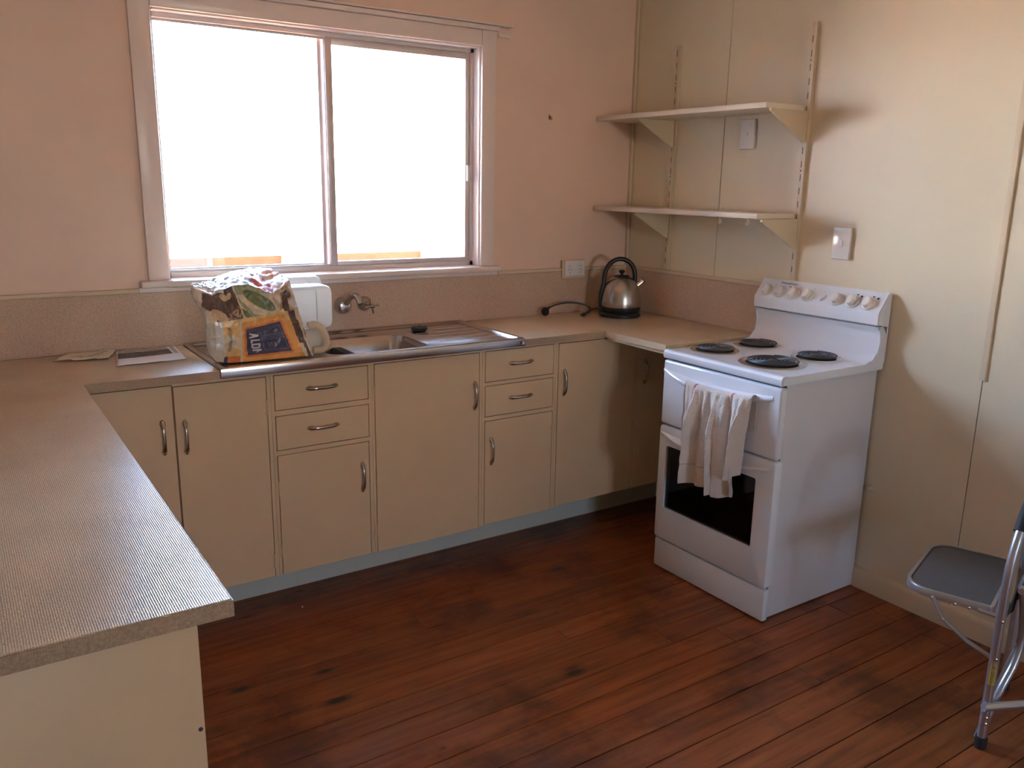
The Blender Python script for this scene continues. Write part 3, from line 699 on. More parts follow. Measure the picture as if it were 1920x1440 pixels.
def lip(parent, zc, dip, y0, y1, name='handle', x=-.555, pro=.026, hh=.020):
    bm = new(); N = 28; rings = []
    for i in range(N+1):
        s = -1+2*i/N; f = (1-abs(s)**2.2); yv = (y0+y1)/2+(y1-y0)/2*s; z = zc-dip*f; p = .003+pro*f; h = hh*(.45+.55*f)
        prof = [(x+.0005, z+h), (x-p*.55, z+h*.55), (x-p*.95, z+h*.1), (x-p, z-h*.25), (x-p*.9, z-h*.5), (x-p*.4, z-h*.35), (x+.0005, z-h*.15)]
        rings.append([bm.verts.new((a, yv, c)) for a, c in prof])
    for A, C in zip(rings, rings[1:]):
        for k in range(7): bm.faces.new((A[k], A[(k+1) % 7], C[(k+1) % 7], C[k]))
    bm.faces.new(rings[0]); bm.faces.new(rings[-1][::-1])
    return obj(name, bm, ENAMEL, parent, smooth=True)
lip(od, .562, .022, -1.400, -.880, hh=.016)
# rack rails in the oven
for zz in (.462, .300):
    rk = new(); tube(rk, [(-.485, -1.36, zz), (-.485, -.906, zz)], .0022, 8)
    for k in range(15): yv = -1.345+k*.030; tube(rk, [(-.489, yv, zz+.004), (-.12, yv, zz+.004)], .0012, 5)
    obj('oven_rack', rk, RING, t, smooth=True)
# grill door (rounded plate, slightly bulging)
bm = new(); rbox(bm, -.555, -.521, Y1+.001, Y0-.002, .598, .848, r=.010, seg=3); gd = obj('grill_door', bm, ENAMEL, t, smooth=True)
lip(gd, .808, .030, -1.392, -.876, hh=.022, pro=.030)
# hob and backsplash in one pressed shell
prof = [(-.556, .8555), (-.560, .862), (-.560, .878), (-.554, .8855), (-.545, .8875), (-.53, .8860), (-.51, .8850)]
prof += [(-.14, .8850)]
for a in range(0, 91, 10): prof.append((-.118+.075*math.sin(R(a)), .960-.075*math.cos(R(a))))
prof += [(-.046, .985), (-.052, 1.003), (-.060, 1.014)]
out = prof+[(-.030, 1.014), (-.012, .99), (-.012, .8555)]
bm = new(); prism(bm, out, 1, Y1, Y0-.0)
bmesh.ops.bevel(bm, geom=[e for e in bm.edges if abs(e.verts[0].co.y-e.verts[1].co.y) < 1e-6 and not (e.verts[0].co.x > -.013 and e.verts[1].co.x > -.013)], offset=.004, segments=2, affect='EDGES')
hob = obj('hob', bm, ENAMEL, t, smooth=True)
B('gap_strip', GAP, t, (-.5195, -.03, Y1+.022, Y0-.005, .8495, .8554))
# control panel
cpn = [(-.060, 1.016), (-.071, 1.022), (-.073, 1.058), (-.070, 1.066), (-.024, 1.130), (-.016, 1.134), (-.004, 1.130), (-.004, .88), (-.0115, .88), (-.0115, 1.0155)]
bm = new(); prism(bm, cpn, 1, Y1-.001, Y0+.001)
bmesh.ops.bevel(bm, geom=[e for e in bm.edges if abs(e.verts[0].co.y-e.verts[1].co.y) < 1e-6], offset=.003, segments=2, affect='EDGES')
pan = obj('control_panel', bm, ENAMEL, t, smooth=True)
# slanted knob face: from P0 to P1
P0, P1 = Vector((-.070, 0, 1.066)), Vector((-.024, 0, 1.130)); sl = (P1-P0).normalized(); nr = Vector((-sl.z, 0, sl.x))
def onpanel(y, s, h=0.): return P0+sl*s+Vector((0, y, 0))+nr*h
def panel_m(y, s, h=0.):     # local X -> -Y (towards the right), local Y -> up the slope, local Z -> outward
    X = Vector((0, -1, 0)); m = Matrix((X, sl, nr)).transposed().to_4x4(); m.translation = onpanel(y, s, h); return m
for yv in (-.915, -.980, -1.045, -1.110, -1.240, -1.305, -1.370):
    bm = new(); q = bmesh.new(); lathe(q, [(.0255, 0), (.0255, .004), (.0235, .0075), (.017, .009), (.001, .009)], 28); merge(bm, q, panel_m(yv, .028, .0004))
    q = bmesh.new(); lathe(q, [(.0195, 0), (.0185, .012), (.0165, .016), (.010, .0175), (.001, .018)], 24)
    bmesh.ops.scale(q, vec=(.78, 1.12, 1), verts=q.verts); merge(bm, q, panel_m(yv, .028, .008))
    obj('knob', bm, KNOB, pan, smooth=True)
bm = new(); q = bmesh.new(); bmesh.ops.create_uvsphere(q, u_segments=16, v_segments=8, radius=1); bmesh.ops.scale(q, vec=(.0075, .016, .006), verts=q.verts); bmesh.ops.rotate(q, matrix=Matrix.Rotation(R(-25), 3, 'Z'), verts=q.verts)
merge(bm, q, panel_m(-1.178, .028, .001)); obj('indicator_lens', bm, KNOB, pan, smooth=True)
bm = new()
for yv, s, r_ in ((-1.016, .055, .0040), (-1.330, .055, .0042), (-1.396, .055, .0042), (-.945, .058, .0012), (-.990, .059, .0012), (-1.062, .058, .0012), (-1.125, .059, .0013), (-1.172, .056, .0012), (-1.215, .052, .0012)):
    q = bmesh.new(); lathe(q, [(r_, 0), (r_, .0004), (.0001, .0005)], 16); merge(bm, q, panel_m(yv, s, .0002))
for yv in (-1.312, -1.377):
    q = bmesh.new(); box(q, -.004, .004, -.002, .002, 0, .0005); merge(bm, q, panel_m(yv, .060, .0002))
o = obj('panel_marks', bm, MARK, pan); o['kind'] = 'stuff'
bm = textmesh('Westinghouse', .0135, .0003); bmesh.ops.transform(bm, matrix=panel_m(-.962, .066, .0006), verts=bm.verts); obj('panel_lettering', bm, MARKB, pan, fixn=False)
# burners
def burner(x, y, r, turns):
    bm = new(); z = .8852
    lathe(bm, [(r*.80, -.0), (r*.86, .0005), (r*.95, .0035), (r, .0035), (r+.004, .0005), (r+.003, 0)], 48, Matrix.Translation((x, y, z)))
    for f in [f for f in bm.faces if len(f.verts) > 8]: bm.faces.remove(f)
    e = obj('burner', bm, RING, t, smooth=True)
    bm = new(); lathe(bm, [(r*.80, 0), (r*.6, .0008), (.001, .0008)], 40, Matrix.Translation((x, y, z-.0002))); obj('drip_pan', bm, GAP, e, smooth=True)
    bm = new(); pts = []; N = int(turns*30)
    for i in range(N+1):
        a = 2*math.pi*turns*i/N; q = r*.20+(r*.82-r*.20)*i/N; pts.append((x+q*math.cos(a+.6), y+q*math.sin(a+.6), z+.0105))
    tube(bm, pts, r*.62/turns*.31, 8)
    bmesh.ops.scale(bm, vec=(1, 1, .75), verts=bm.verts, space=Matrix.Translation((0, 0, -(z+.0105))))
    obj('coil', bm, COIL, e, smooth=True)
    bm = new(); lathe(bm, [(r*.17, 0), (r*.17, .009), (r*.12, .0115), (.001, .0115)], 20, Matrix.Translation((x, y, z+.001))); obj('coil_centre', bm, COIL, e, smooth=True)
burner(-.388, -.968, .089, 4); burner(-.155, -.975, .089, 4); burner(-.392, -1.242, .113, 5); burner(-.165, -1.256, .089, 4)

# gas bayonet/pipe cap behind the stove
bm = new(); lathe(bm, [(.012, 0), (.012, .004), (.009, .006), (.009, .016), (.006, .02), (.001, .021)], 18, axis((-.0005, -1.432, .402), (-1, 0, 0)))
tag(obj('pipe_cap', bm, TRIMC, None, smooth=True), 'small cream pipe cap on the wall just behind the stove side', 'cap')

# ------------------------------------------------------------------ towel draped over the grill handle
def towel():
    me = bpy.data.meshes.new('tea_towel'); NU, NV = 150, 110; vs_, fs, uvs = [], [], []
    def prof(u):
        return (.0185*math.sin(u*2*math.pi*3.05+.5)+.0095*math.sin(u*2*math.pi*7.1+1.2)+.003*math.sin(u*2*math.pi*13+.3))
    for j in range(NV+1):
        v = j/NV                                   # 0 = hem behind, 1 = hem in front
        for i in range(NU+1):
            u = i/NU
            ybar = -1.020-(.312)*u
            zbar = .808-.030*(1-abs(2*(-ybar-.876)/.516-1)**2.2)+.012       # follows the curved lip
            xl = -.586-.004
            hem = .358-.030*abs(u-.45)+(-.05 if .40 < u < .0 else 0)
            hem = .333+.022*math.sin(u*3.1)+(.014*max(0, 1-abs(u-.67)/.085)**.35 if abs(u-.67) < .085 else 0)-(.055 if u > .76 else 0)
            if v < .30:                            # back flap, between handle and door, short
                q = 1-v/.30; z = zbar-.006-.12*q; x = -.5620+.002*math.sin(u*40)*q; yv = ybar
                x = min(x, -.5585)
            elif v < .42:
                q = (v-.30)/.12*math.pi; z = zbar-.006+.009*math.sin(q); x = -.5765-.0145*-math.cos(q)*-1; x = -.5765+.0145*math.cos(q); yv = ybar
            else:
                q = (v-.42)/.58; z = zbar-.006-hem*q
                am = min(1, q*3.2)*.95+.25
                x = xl-.004-.025*min(1, q*2.5)+prof(u)*am*(.75+.5*q)
                yv = ybar+(.028*math.sin(u*6.3+.7)*q*.8)-(.0)*q
                yv += .016*q*math.cos(u*2*math.pi*3.05+.5)
                # left part swings right as it hangs, gathered
                yv -= .035*q*(1-u)**2
                x += .0022*noise.noise(Vector((u*22, q*9, 3)))*2
                x = min(x, -.5615)
            vs_.append((x, yv, z)); uvs.append((u, 1-max(0, (v-.36)/.64)))
    for j in range(NV):
        for i in range(NU):
            a = j*(NU+1)+i; fs.append((a, a+1, a+NU+2, a+NU+1))
    me.from_pydata(vs_, [], fs); ul = me.uv_layers.new(name='UVMap')
    for l in me.loops: ul.data[l.index].uv = uvs[l.vertex_index]
    me.materials.append(TOWEL); me.polygons.foreach_set('use_smooth', [True]*len(me.polygons))
    o = bpy.data.objects.new('tea_towel', me); COL.objects.link(o)
    s = o.modifiers.new('thickness', 'SOLIDIFY'); s.thickness = .0026; s.offset = 0
    return tag(o, 'creamy beige terry tea towel with red dashed stripes draped over the stove handle', 'towel')
towel()

# ------------------------------------------------------------------ shopping bag
# cross-sections along X: x, front-bottom z, front-top z, back-top z, front y, back y
SEC = [(-2.156, 1.132, 1.153, 1.152, -.404, -.395),
       (-2.146, 1.102, 1.150, 1.152, -.408, -.370),
       (-2.132, 1.072, 1.146, 1.154, -.410, -.330),
       (-2.124, 1.046, 1.142, 1.155, -.412, -.305),
       (-2.120, .962, 1.140, 1.156, -.412, -.290),
       (-2.112, .935, 1.134, 1.158, -.414, -.275),
       (-2.095, .912, 1.126, 1.160, -.415, -.255),
       (-2.060, .903, 1.142, 1.166, -.418, -.225),
       (-2.030, .902, 1.155, 1.170, -.420, -.205),
       (-1.978, .902, 1.156, 1.176, -.422, -.190),
       (-1.935, .902, 1.134, 1.182, -.424, -.185),
       (-1.900, .902, 1.120, 1.184, -.424, -.185),
       (-1.870, .902, 1.140, 1.180, -.424, -.185),
       (-1.845, .902, 1.158, 1.178, -.424, -.190)]
def lerp_sec(x):
    for a, b in zip(SEC, SEC[1:]):
        if a[0] <= x <= b[0]:
            f = (x-a[0])/(b[0]-a[0]); f = f*f*(3-2*f)*.5+f*.5
            return [p+(q-p)*f for p, q in zip(a, b)]
    return list(SEC[-1] if x > SEC[-1][0] else SEC[0])
XB0, XB1 = -2.156, -1.845
def bagpt(u, v):
    """u along the bag, v around: 0..1 front face bottom->top, 1..2 top face front->back, 2..3 back down, 3..4 bottom"""
    x, zb, zf, zk, yf, yb = lerp_sec(XB0+(XB1-XB0)*u)
    if u > .88 and v <= 2: pass
    # the mouth is cut on a slant: its lower end reaches further right
    sl_ = max(0, (u-.55)/.45)
    if v <= 1: k = 1-v
    elif v <= 2: k = 0
    elif v <= 3: k = v-2
    else: k = 1
    x += sl_*.072*k
    if v <= 1: p = Vector((x, yf, zb+(zf-zb)*v)); nrm = Vector((0, -1, 0))
    elif v <= 2: q = v-1; p = Vector((x, yf+(yb-yf)*q, zf+(zk-zf)*q+.010*math.sin(q*math.pi))); nrm = Vector((0, 0, 1))
    elif v <= 3: q = v-2; p = Vector((x, yb, zk+(zb-zk)*q)); nrm = Vector((0, 1, 0))
    else: q = v-3; p = Vector((x, yb+(yf-yb)*q, zb)); nrm = Vector((0, 0, -1))
    p.x += .42*max(0, p.y-yf)*(1-u)
    # soft belly + creases
    if v <= 1:
        bel = .016*math.sin(math.pi*min(1, max(0, v)))*math.sin(math.pi*min(1, u+.12)); 
    else: bel = 0
    N1 = noise.noise(Vector((p.x*14, p.y*14, p.z*14)))
    r1 = 1-abs(noise.noise(Vector((p.x*24+5, p.y*20, p.z*24)))*2.2)
    r2 = 1-abs(noise.noise(Vector((p.x*60+9, p.y*50, p.z*40)))*2.2)
    amp = 1 if v <= 3 else 0
    lower = (1-.55*(.15 < u < .9 and v < .6))
    lf = 1+1.1*max(0, 1-u/.28)
    p = p+nrm*(bel+amp*lower*lf*(.006*N1+.006*(r1-.5)+.0028*(r2-.5)))
    if v > 3 or p.z < .9022: p.z = max(p.z, .9022)
    p.y = min(p.y, -.16)
    return p
def inpoly(x, y, P):
    c = False; n = len(P)
    for i in range(n):
        x1, y1 = P[i]; x2, y2 = P[i-1]
        if (y1 > y) != (y2 > y) and x < (x2-x1)*(y-y1)/(y2-y1)+x1: c = not c
    return c
# print layout of the front face in (x, z)
PR = [('line', None)]
def seg_d(x, z, a, b):
    ax, az = a; bx_, bz = b; t_ = max(0, min(1, ((x-ax)*(bx_-ax)+(z-az)*(bz-az))/((bx_-ax)**2+(bz-az)**2)))
    return math.hypot(x-ax-t_*(bx_-ax), z-az-t_*(bz-az))
def ell(x, z, cx, cz, a, b, an): 
    c, s_ = math.cos(R(an)), math.sin(R(an)); dx, dz = x-cx, z-cz; return ((dx*c+dz*s_)/a)**2+((-dx*s_+dz*c)/b)**2 < 1
NAVY = [(-2.000, 1.012), (-1.884, 1.029), (-1.846, .926), (-1.996, .924)]
def frontprint(x, z):
    n1 = noise.noise(Vector((x*45, z*45, 1.7)))*.006
    if z < 1.040+(x+2.10)*.09 and x < -1.786+(1.04-z)*.32:             # lower band: yellow/orange field
        lim = -1.868+(1.045-z)*.34
        if x > lim+.030: 
            return 'tan' if x > lim+.046 and z < 1.0 else ('cream' if x > lim+.040 else 'brown')
        if x > lim+.018: return 'brown' if z > .95 else 'cream'
        if inpoly(x, z, NAVY):
            q = [(-1.952, .995), (-1.889, 1.018), (-1.856, .935), (-1.94, .938)]
            if x > -1.955:
                for k in range(4):
                    if seg_d(x, z, q[k], q[(k+1) % 4]) < .0011: return 'line'
                if x < -1.868+(1.0-z)*.25:
                    for zz in (.986, .979, .972):
                        if abs(z-zz-(x+1.95)*.06) < .0013: return 'line'
                for k in range(3):
                    if seg_d(x, z, (-1.930+k*.011, .962), (-1.922+k*.011, .952)) < .0013: return 'line'
            return 'navy'
        d = min(seg_d(x, z, NAVY[k], NAVY[(k+1) % 4]) for k in range(4))
        if x < -2.094: return 'clear'
        if x < -2.070 + n1: return 'white' if z > .95 else 'clear'
        if x < -2.020 and z < .925: return 'dorange' if x > -2.06 else 'navy'
        if x < -2.018: return 'yellow' if noise.noise(Vector((x*18, z*18, 5))) < .15 else 'cream'
        if x < -2.012: return 'cream'
        if d < .007: return 'dorange'
        return 'orange' if d < .024 or z < 1.03 else 'yellow'
    if x < -2.128+n1: return 'clear'
    if seg_d(x, z, (-2.031, 1.156), (-2.000, 1.038)) < .0022: return 'cream'
    if seg_d(x, z, (-1.925, 1.150), (-1.878, 1.040)) < .0022: return 'cream'
    if x < -2.031+(1.156-z)*.26:                                       # brown picture, nuts and cereal
        if x < -2.088 and z < 1.085-(x+2.12)*.6: return 'cream' if x > -2.116 else 'clear'
        if ell(x, z, -2.062, 1.118, .014, .009, -50) or ell(x, z, -2.045, 1.121, .012, .007, 60): return 'almond'
        if ell(x, z, -2.078, 1.060, .030, .015, -38): return 'almond'
        if z > 1.135+n1 and x < -2.06: return 'white'
        if z < 1.088-abs(x+2.018)*.8+n1: return 'tan' if noise.noise(Vector((x*150, z*150, 2))) > -.05 else 'brown'
        return 'brown'
    if x < -1.925+(1.150-z)*.42:                                       # green vegetables
        if ell(x, z, -1.948, 1.102, .060, .020, -33): return 'green'
        if ell(x, z, -1.992, 1.080, .050, .006, -52): return 'lgreen'
        if ell(x, z, -1.995, 1.062, .040, .008, -40): return 'green'
        if ell(x, z, -1.965, 1.053, .030, .007, -15): return 'lgreen'
        return 'lgreen' if z > 1.125 else 'cream'
    if ell(x, z, -1.862, 1.085, .011, .034, 12): return 'brown'
    if ell(x, z, -1.892, 1.075, .011, .030, 14): return 'almond'
    q = noise.noise(Vector((x*40, z*30, 8)))
    return 'brown' if q > .28 else ('tan' if q > .02 else ('almond' if q > -.22 else 'white'))
def bag():
    t = thing('shopping_bag', 'crumpled glossy printed plastic shopping bag lying on the left drainer', 'bag', (-2.0, -.3, .906))
    keys = list(BAGP); NU = 190; NVs = (150, 40, 30, 14)
    vl = [k+i/n for k, n in enumerate(NVs) for i in range(n)]
    verts = [[None]*len(vl) for _ in range(NU+1)]; vs_ = []; fs = []; mi = []
    for i in range(NU+1):
        for j, v in enumerate(vl): verts[i][j] = len(vs_); vs_.append(bagpt(i/NU, v))
    m = len(vl)
    for i in range(NU):
        for j in range(m):
            k = (j+1) % m; f = (verts[i][j], verts[i+1][j], verts[i+1][k], verts[i][k]); fs.append(f)
            c = (vs_[f[0]]+vs_[f[2]])/2; v = vl[j]
            if v < 1: key = frontprint(c.x, c.z)
            elif v < 2:
                n_ = noise.noise(Vector((c.x*26, c.y*26, 3)))
                if c.x > -1.952 and c.x < -1.893: key = 'red' if n_ > -.2 else 'white'
                elif c.x >= -1.893: key = 'dorange' if n_ > .25 else ('brown' if n_ < -.25 else 'almond')
                else: key = 'white'
                if key == 'white' and n_ > .42: key = 'line'
            else: key = 'cream' if noise.noise(Vector((c.x*12, c.z*12, 9))) > 0 else 'almond'
            mi.append(keys.index(key))
    fs.append(tuple(verts[0][j] for j in range(m))); mi.append(keys.index('clear'))
    me = bpy.data.meshes.new('film'); me.from_pydata([tuple(v) for v in vs_], [], fs)
    for k in keys: me.materials.append(BAGP[k])
    me.polygons.foreach_set('material_index', mi); me.polygons.foreach_set('use_smooth', [True]*len(fs))
    o = bpy.data.objects.new('film', me); COL.objects.link(o); o.parent = t; o.matrix_parent_inverse = WORLD(t).inverted()
    # lettering laid onto the front face
    from mathutils.bvhtree import BVHTree
    bv = BVHTree.FromPolygons([tuple(v) for v in vs_], fs)
    def lay(bm, name, mt, off=.0012):
        bmesh.ops.triangulate(bm, faces=bm.faces[:])
        for _ in range(3):
            es = [e for e in bm.edges if e.calc_length() > .005]
            if not es: break
            bmesh.ops.subdivide_edges(bm, edges=es, cuts=1); bmesh.ops.triangulate(bm, faces=bm.faces[:])
        for v in bm.verts:
            h = bv.ray_cast(Vector((v.co.x, -.6, v.co.z)), Vector((0, 1, 0)))
            v.co.y = (h[0].y if h[0] else -.43)-off
        obj(name, bm, mt, o, fixn=False)
    def poly(bm, pts):
        bm.faces.new([bm.verts.new((a, 0, b)) for a, b in pts])
    # the four capitals read downward; each is drawn in its turned position (letter up = +x ... text runs down)
    bm = new(); ox, oz = -1.990, .9985
    def Lp(pts, dz):                # letter coords: a along the text (down), b letter height (towards +x)
        poly(bm, [(ox+b*.030+(a*.0+dz)*.18, oz-dz-a) for a, b in pts])
    Lp([(0, 0), (.005, 0), (.0125, 1.0), (.0075, 1.0)], 0); Lp([(.0075, 1.0), (.0125, 1.0), (.0185, 0), (.0125, 0)], 0); Lp([(.005, .28), (.013, .28), (.0115, .5), (.0068, .5)], 0)
    Lp([(.0, 0), (.005, 0), (.005, 1), (.0, 1)], .0225); Lp([(.005, 0), (.012, 0), (.012, .22), (.005, .22)], .0225)
    D0 = .0365
    Lp([(0, 0), (.0055, 0), (.0055, 1), (0, 1)], D0); Lp([(.0055, 0), (.012, 0), (.012, .2), (.0055, .2)], D0); Lp([(.0055, .8), (.012, .8), (.012, 1), (.0055, 1)], D0); Lp([(.012, 0), (.017, .14), (.017, .86), (.012, 1)], D0)
    Lp([(0, 0), (.005, 0), (.005, 1), (0, 1)], .0565)
    lay(bm, 'capital_letters', BAGP['wht'])
    bm = textmesh("alr'community", .0185, 0)
    bmesh.ops.scale(bm, vec=(.80, 1.15, 1), verts=bm.verts)
    for v in bm.verts: a, b = v.co.x, v.co.y; v.co = Vector((-2.058+b*.9+.004*math.sin(a*40), 0, 1.022-a*.93))
    lay(bm, 'side_lettering', BAGP['ink'])
bag()

# ------------------------------------------------------------------ milk jugs in the bag mouth
def rounded_block(bm, sx, sy, sz, r, seg=5):
    q = bmesh.new(); box(q, -sx/2, sx/2, -sy/2, sy/2, -sz/2, sz/2); bmesh.ops.bevel(q, geom=q.edges[:], offset=r, segments=seg, affect='EDGES', profile=.6); return q
def jug(label, x1, y0, y1, z0, z1, handle_down):
    t = thing('milk_jug', label, 'jug', (x1-.1, (y0+y1)/2, z0), 'empty milk jugs in the shopping bag')
    L = .17; bm = new(); q = rounded_block(bm, L, y1-y0, z1-z0, .030, 7); merge(bm, q, Matrix.Translation((x1-L/2, (y0+y1)/2, (z0+z1)/2)))
    # shallow panel groove round the body
    body = obj('body', bm, JUG, t, smooth=True)
    bm = new()
    lp = [(x1-.064, y, z) for y, z in rr(y0-.0003, y1+.0003, z0-.0003, z1+.0003, .030, 7)]; tube(bm, lp, .0022, 8, closed=True)
    obj('rib', bm, JUG, body, smooth=True)
    bm = new(); q = bmesh.new(); lathe(q, [(.035, 0), (.028, .02), (.018, .035), (.018, .045)], 24); merge(bm, q, axis((x1-L+.004, (y0+y1)/2, (z0+z1)/2), (-1, 0, 0))); obj('neck', bm, JUG, t, smooth=True)
    bm = new(); q = bmesh.new(); lathe(q, [(.020, 0), (.020, .014), (.018, .016), (.001, .016)], 24); merge(bm, q, axis((x1-L-.042, (y0+y1)/2, (z0+z1)/2), (-1, 0, 0))); obj('cap', bm, KNOB, t, smooth=True)
    return t
ja = jug('front white milk jug poking out of the bag with square rounded base', -1.660, -.345, -.225, .976, 1.128, True)
jb = jug('rear white milk jug poking out of the bag, nearest the window', -1.640, -.200, -.075, 1.010, 1.146, False)
jc = thing('milk_jug', 'lower milk jug in the bag mouth showing its curved loop handle', 'jug', (-1.75, -.36, .906), 'empty milk jugs in the shopping bag')
bm = new(); q = rounded_block(bm, .15, .080, .070, .022); merge(bm, q, Matrix.Translation((-1.772, -.335, .9375))); obj('body', bm, JUG, jc, smooth=True)
bm = new(); q = rounded_block(bm, .045, .05, .05, .016); merge(bm, q, Matrix.Translation((-1.715, -.335, .936))); obj('shoulder', bm, JUG, jc, smooth=True)
hp = smooth_path([(-1.775, -.392, 1.000), (-1.755, -.394, 1.004), (-1.735, -.396, .994), (-1.720, -.397, .972), (-1.714, -.397, .948), (-1.717, -.396, .926), (-1.732, -.394, .914), (-1.760, -.392, .914)], 5)
bm = new(); tube(bm, hp, .0125, 12); obj('loop_handle', bm, JUGH, jc, smooth=True)

# ------------------------------------------------------------------ papers
def sheet(name, label, cat, quad, m, wav, seed, n=26):
    me = bpy.data.meshes.new(name); vs_, fs = [], []; c = [Vector(p) for p in quad]
    for lay in (0, 1):
        for j in range(n+1):
            for i in range(n+1):
                u, v = i/n, j/n; p = c[0]*(1-u)*(1-v)+c[1]*u*(1-v)+c[2]*u*v+c[3]*(1-u)*v
                e = min(u, 1-u, v, 1-v)
                jx = .003*noise.noise(Vector((u*9, v*9, seed)))*wav*(1 if e < .02 else 0)
                z = .9004+wav*.004*(.5+.5*noise.noise(Vector((u*3, v*3, seed+4))))*(1.3-e)+(.0 if lay else .0005)
                vs_.append((p.x+jx, p.y+jx, max(z, .9004)))
    k = (n+1)**2
    for j in range(n):
        for i in range(n): a = j*(n+1)+i; fs.append((a, a+1, a+n+2, a+n+1)); fs.append((k+a, k+a+n+1, k+a+n+2, k+a+1))
    for i in range(n):
        a = i; fs.append((a, k+a, k+a+1, a+1)); a = n*(n+1)+i; fs.append((a, a+1, k+a+1, k+a)); a = i*(n+1); fs.append((a, a+n+1, k+a+n+1, k+a)); a = i*(n+1)+n; fs.append((a, k+a, k+a+n+1, a+n+1))
    me.from_pydata(vs_, [], fs); me.materials.append(m); me.polygons.foreach_set('use_smooth', [True]*len(fs))
    o = bpy.data.objects.new(name, me); COL.objects.link(o); return tag(o, label, cat), c
def onsheet(parent, c, name, m, quads, z=.906):
    bm = new()
    def P(u, v): p = c[0]*(1-u)*(1-v)+c[1]*u*(1-v)+c[2]*u*v+c[3]*(1-u)*v; return (p.x, p.y)
    dg = bpy.context.evaluated_depsgraph_get()
    me = parent.data; from mathutils.bvhtree import BVHTree
    bv = BVHTree.FromPolygons([v.co for v in me.vertices], [tuple(p.vertices) for p in me.polygons])
    for q in quads:
        n = 8; g = []
        for j in range(n+1):
            for i in range(n+1):
                s, t_ = i/n, j/n; u = q[0][0]*(1-s)*(1-t_)+q[1][0]*s*(1-t_)+q[2][0]*s*t_+q[3][0]*(1-s)*t_; v = q[0][1]*(1-s)*(1-t_)+q[1][1]*s*(1-t_)+q[2][1]*s*t_+q[3][1]*(1-s)*t_
                x, y = P(u, v); h = bv.ray_cast(Vector((x, y, 1)), Vector((0, 0, -1))); g.append(bm.verts.new((x, y, (h[0].z if h[0] else .901)+.0003)))
        for j in range(n):
            for i in range(n): a = j*(n+1)+i; bm.faces.new((g[a], g[a+1], g[a+n+2], g[a+n+1]))
    return obj(name, bm, m, parent)
o, c = sheet('paper_sheet', 'white printed sheet with a dark photo strip, beside the sink', 'paper', [(-2.372, -.296, 0), (-2.158, -.283, 0), (-2.142, -.030, 0), (-2.335, -.045, 0)], PAPER, 1.0, 1)
onsheet(o, c, 'printed_photo', INK, [[(0.02, .42), (.88, .46), (.86, .80), (.03, .80)]])
onsheet(o, c, 'printed_photo', mat('grey_print', (.42, .38, .38), .6, var=.2, vscale=40), [[(.03, .82), (.86, .82), (.86, .97), (.04, .97)], [(.90, .46), (.98, .46), (.97, .95), (.90, .95)]])
o, c = sheet('paper_bag', 'torn cream paper wrapper with green sketchy print, left of the white sheet', 'paper', [(-2.535, -.130, 0), (-2.375, -.165, 0), (-2.330, -.022, 0), (-2.475, -.018, 0)], PAPERC, 2.4, 6)
random.seed(3)
onsheet(o, c, 'printed_sketch', INKG, [[(a, b), (a+w_, b+.02), (a+w_, b+.07), (a+.02, b+.05)] for a, b, w_ in [(.2, .35, .22), (.45, .5, .2), (.3, .48, .12), (.6, .62, .18), (.55, .38, .2), (.7, .45, .12), (.72, .72, .14), (.38, .3, .25)]])

# ------------------------------------------------------------------ folding step stool
t = thing('step_stool', 'grey folding step stool with dark ribbed platform at the right wall', 'step stool', (-.566, -2.198, 0))
ROT = R(18); FT = Vector((-.566, -2.198, 0))
def UN(p): return FT+Matrix.Rotation(-ROT, 3, 'Z')@(Vector(p)-FT)
def tb(name, pts, r, m=TUBE, sub=6, parent=None, seg=14):
    bm = new(); tube(bm, smooth_path(pts, sub) if sub else pts, r, seg); return obj(name, bm, m, parent or t, smooth=True)
fl = tb('front_frame', [(-.566, -2.198, .03), (-.567, -2.198, .20), (-.567, -2.198, .38), (-.566, -2.198, .48), (-.556, -2.200, .555), (-.532, -2.205, .620), (-.49, -2.21, .668), (-.385, -2.212, .69), (-.28, -2.21, .668), (-.236, -2.205, .62), (-.212, -2.2, .555), (-.202, -2.198, .48), (-.202, -2.198, .3), (-.202, -2.198, .03)], .0125)
for x in (-.566, -.202):
    bm = new(); lathe(bm, [(.013, 0), (.0155, .001), (.0158, .03), (.0150, .034), (.0126, .034)], 18, Matrix.Translation((x, -2.198, .0))); obj('rubber_foot', bm, RUBBER, fl, smooth=True)
tb('handle_grip', [(-.530, -2.205, .623), (-.49, -2.21, .668), (-.44, -2.211, .684), (-.385, -2.212, .690), (-.33, -2.211, .684), (-.28, -2.21, .668)], .0165, RUBBER)
# rear legs: bent tubes
for dx in (0, .30):
    o_ = Vector((dx*math.cos(ROT), dx*math.sin(ROT), 0))
    rl = tb('rear_leg', [UN(Vector(p)+o_) for p in ((-.546, -2.180, .011), (-.530, -2.185, .06), (-.495, -2.196, .155), (-.452, -2.200, .22), (-.432, -2.200, .285), (-.440, -2.198, .37), (-.465, -2.196, .450))], .011)
tb('cross_bar', [UN(p) for p in ((-.588, -2.200, .132), (-.50, -2.243, .132), (-.40, -2.292, .132), (-.26, -2.36, .132))], .0115, sub=0)
tb('cross_bar', [UN(Vector((-.465-.03, -2.206, .450))), UN(Vector((-.465+.31, -2.196+.105, .450)))], .009, sub=0)
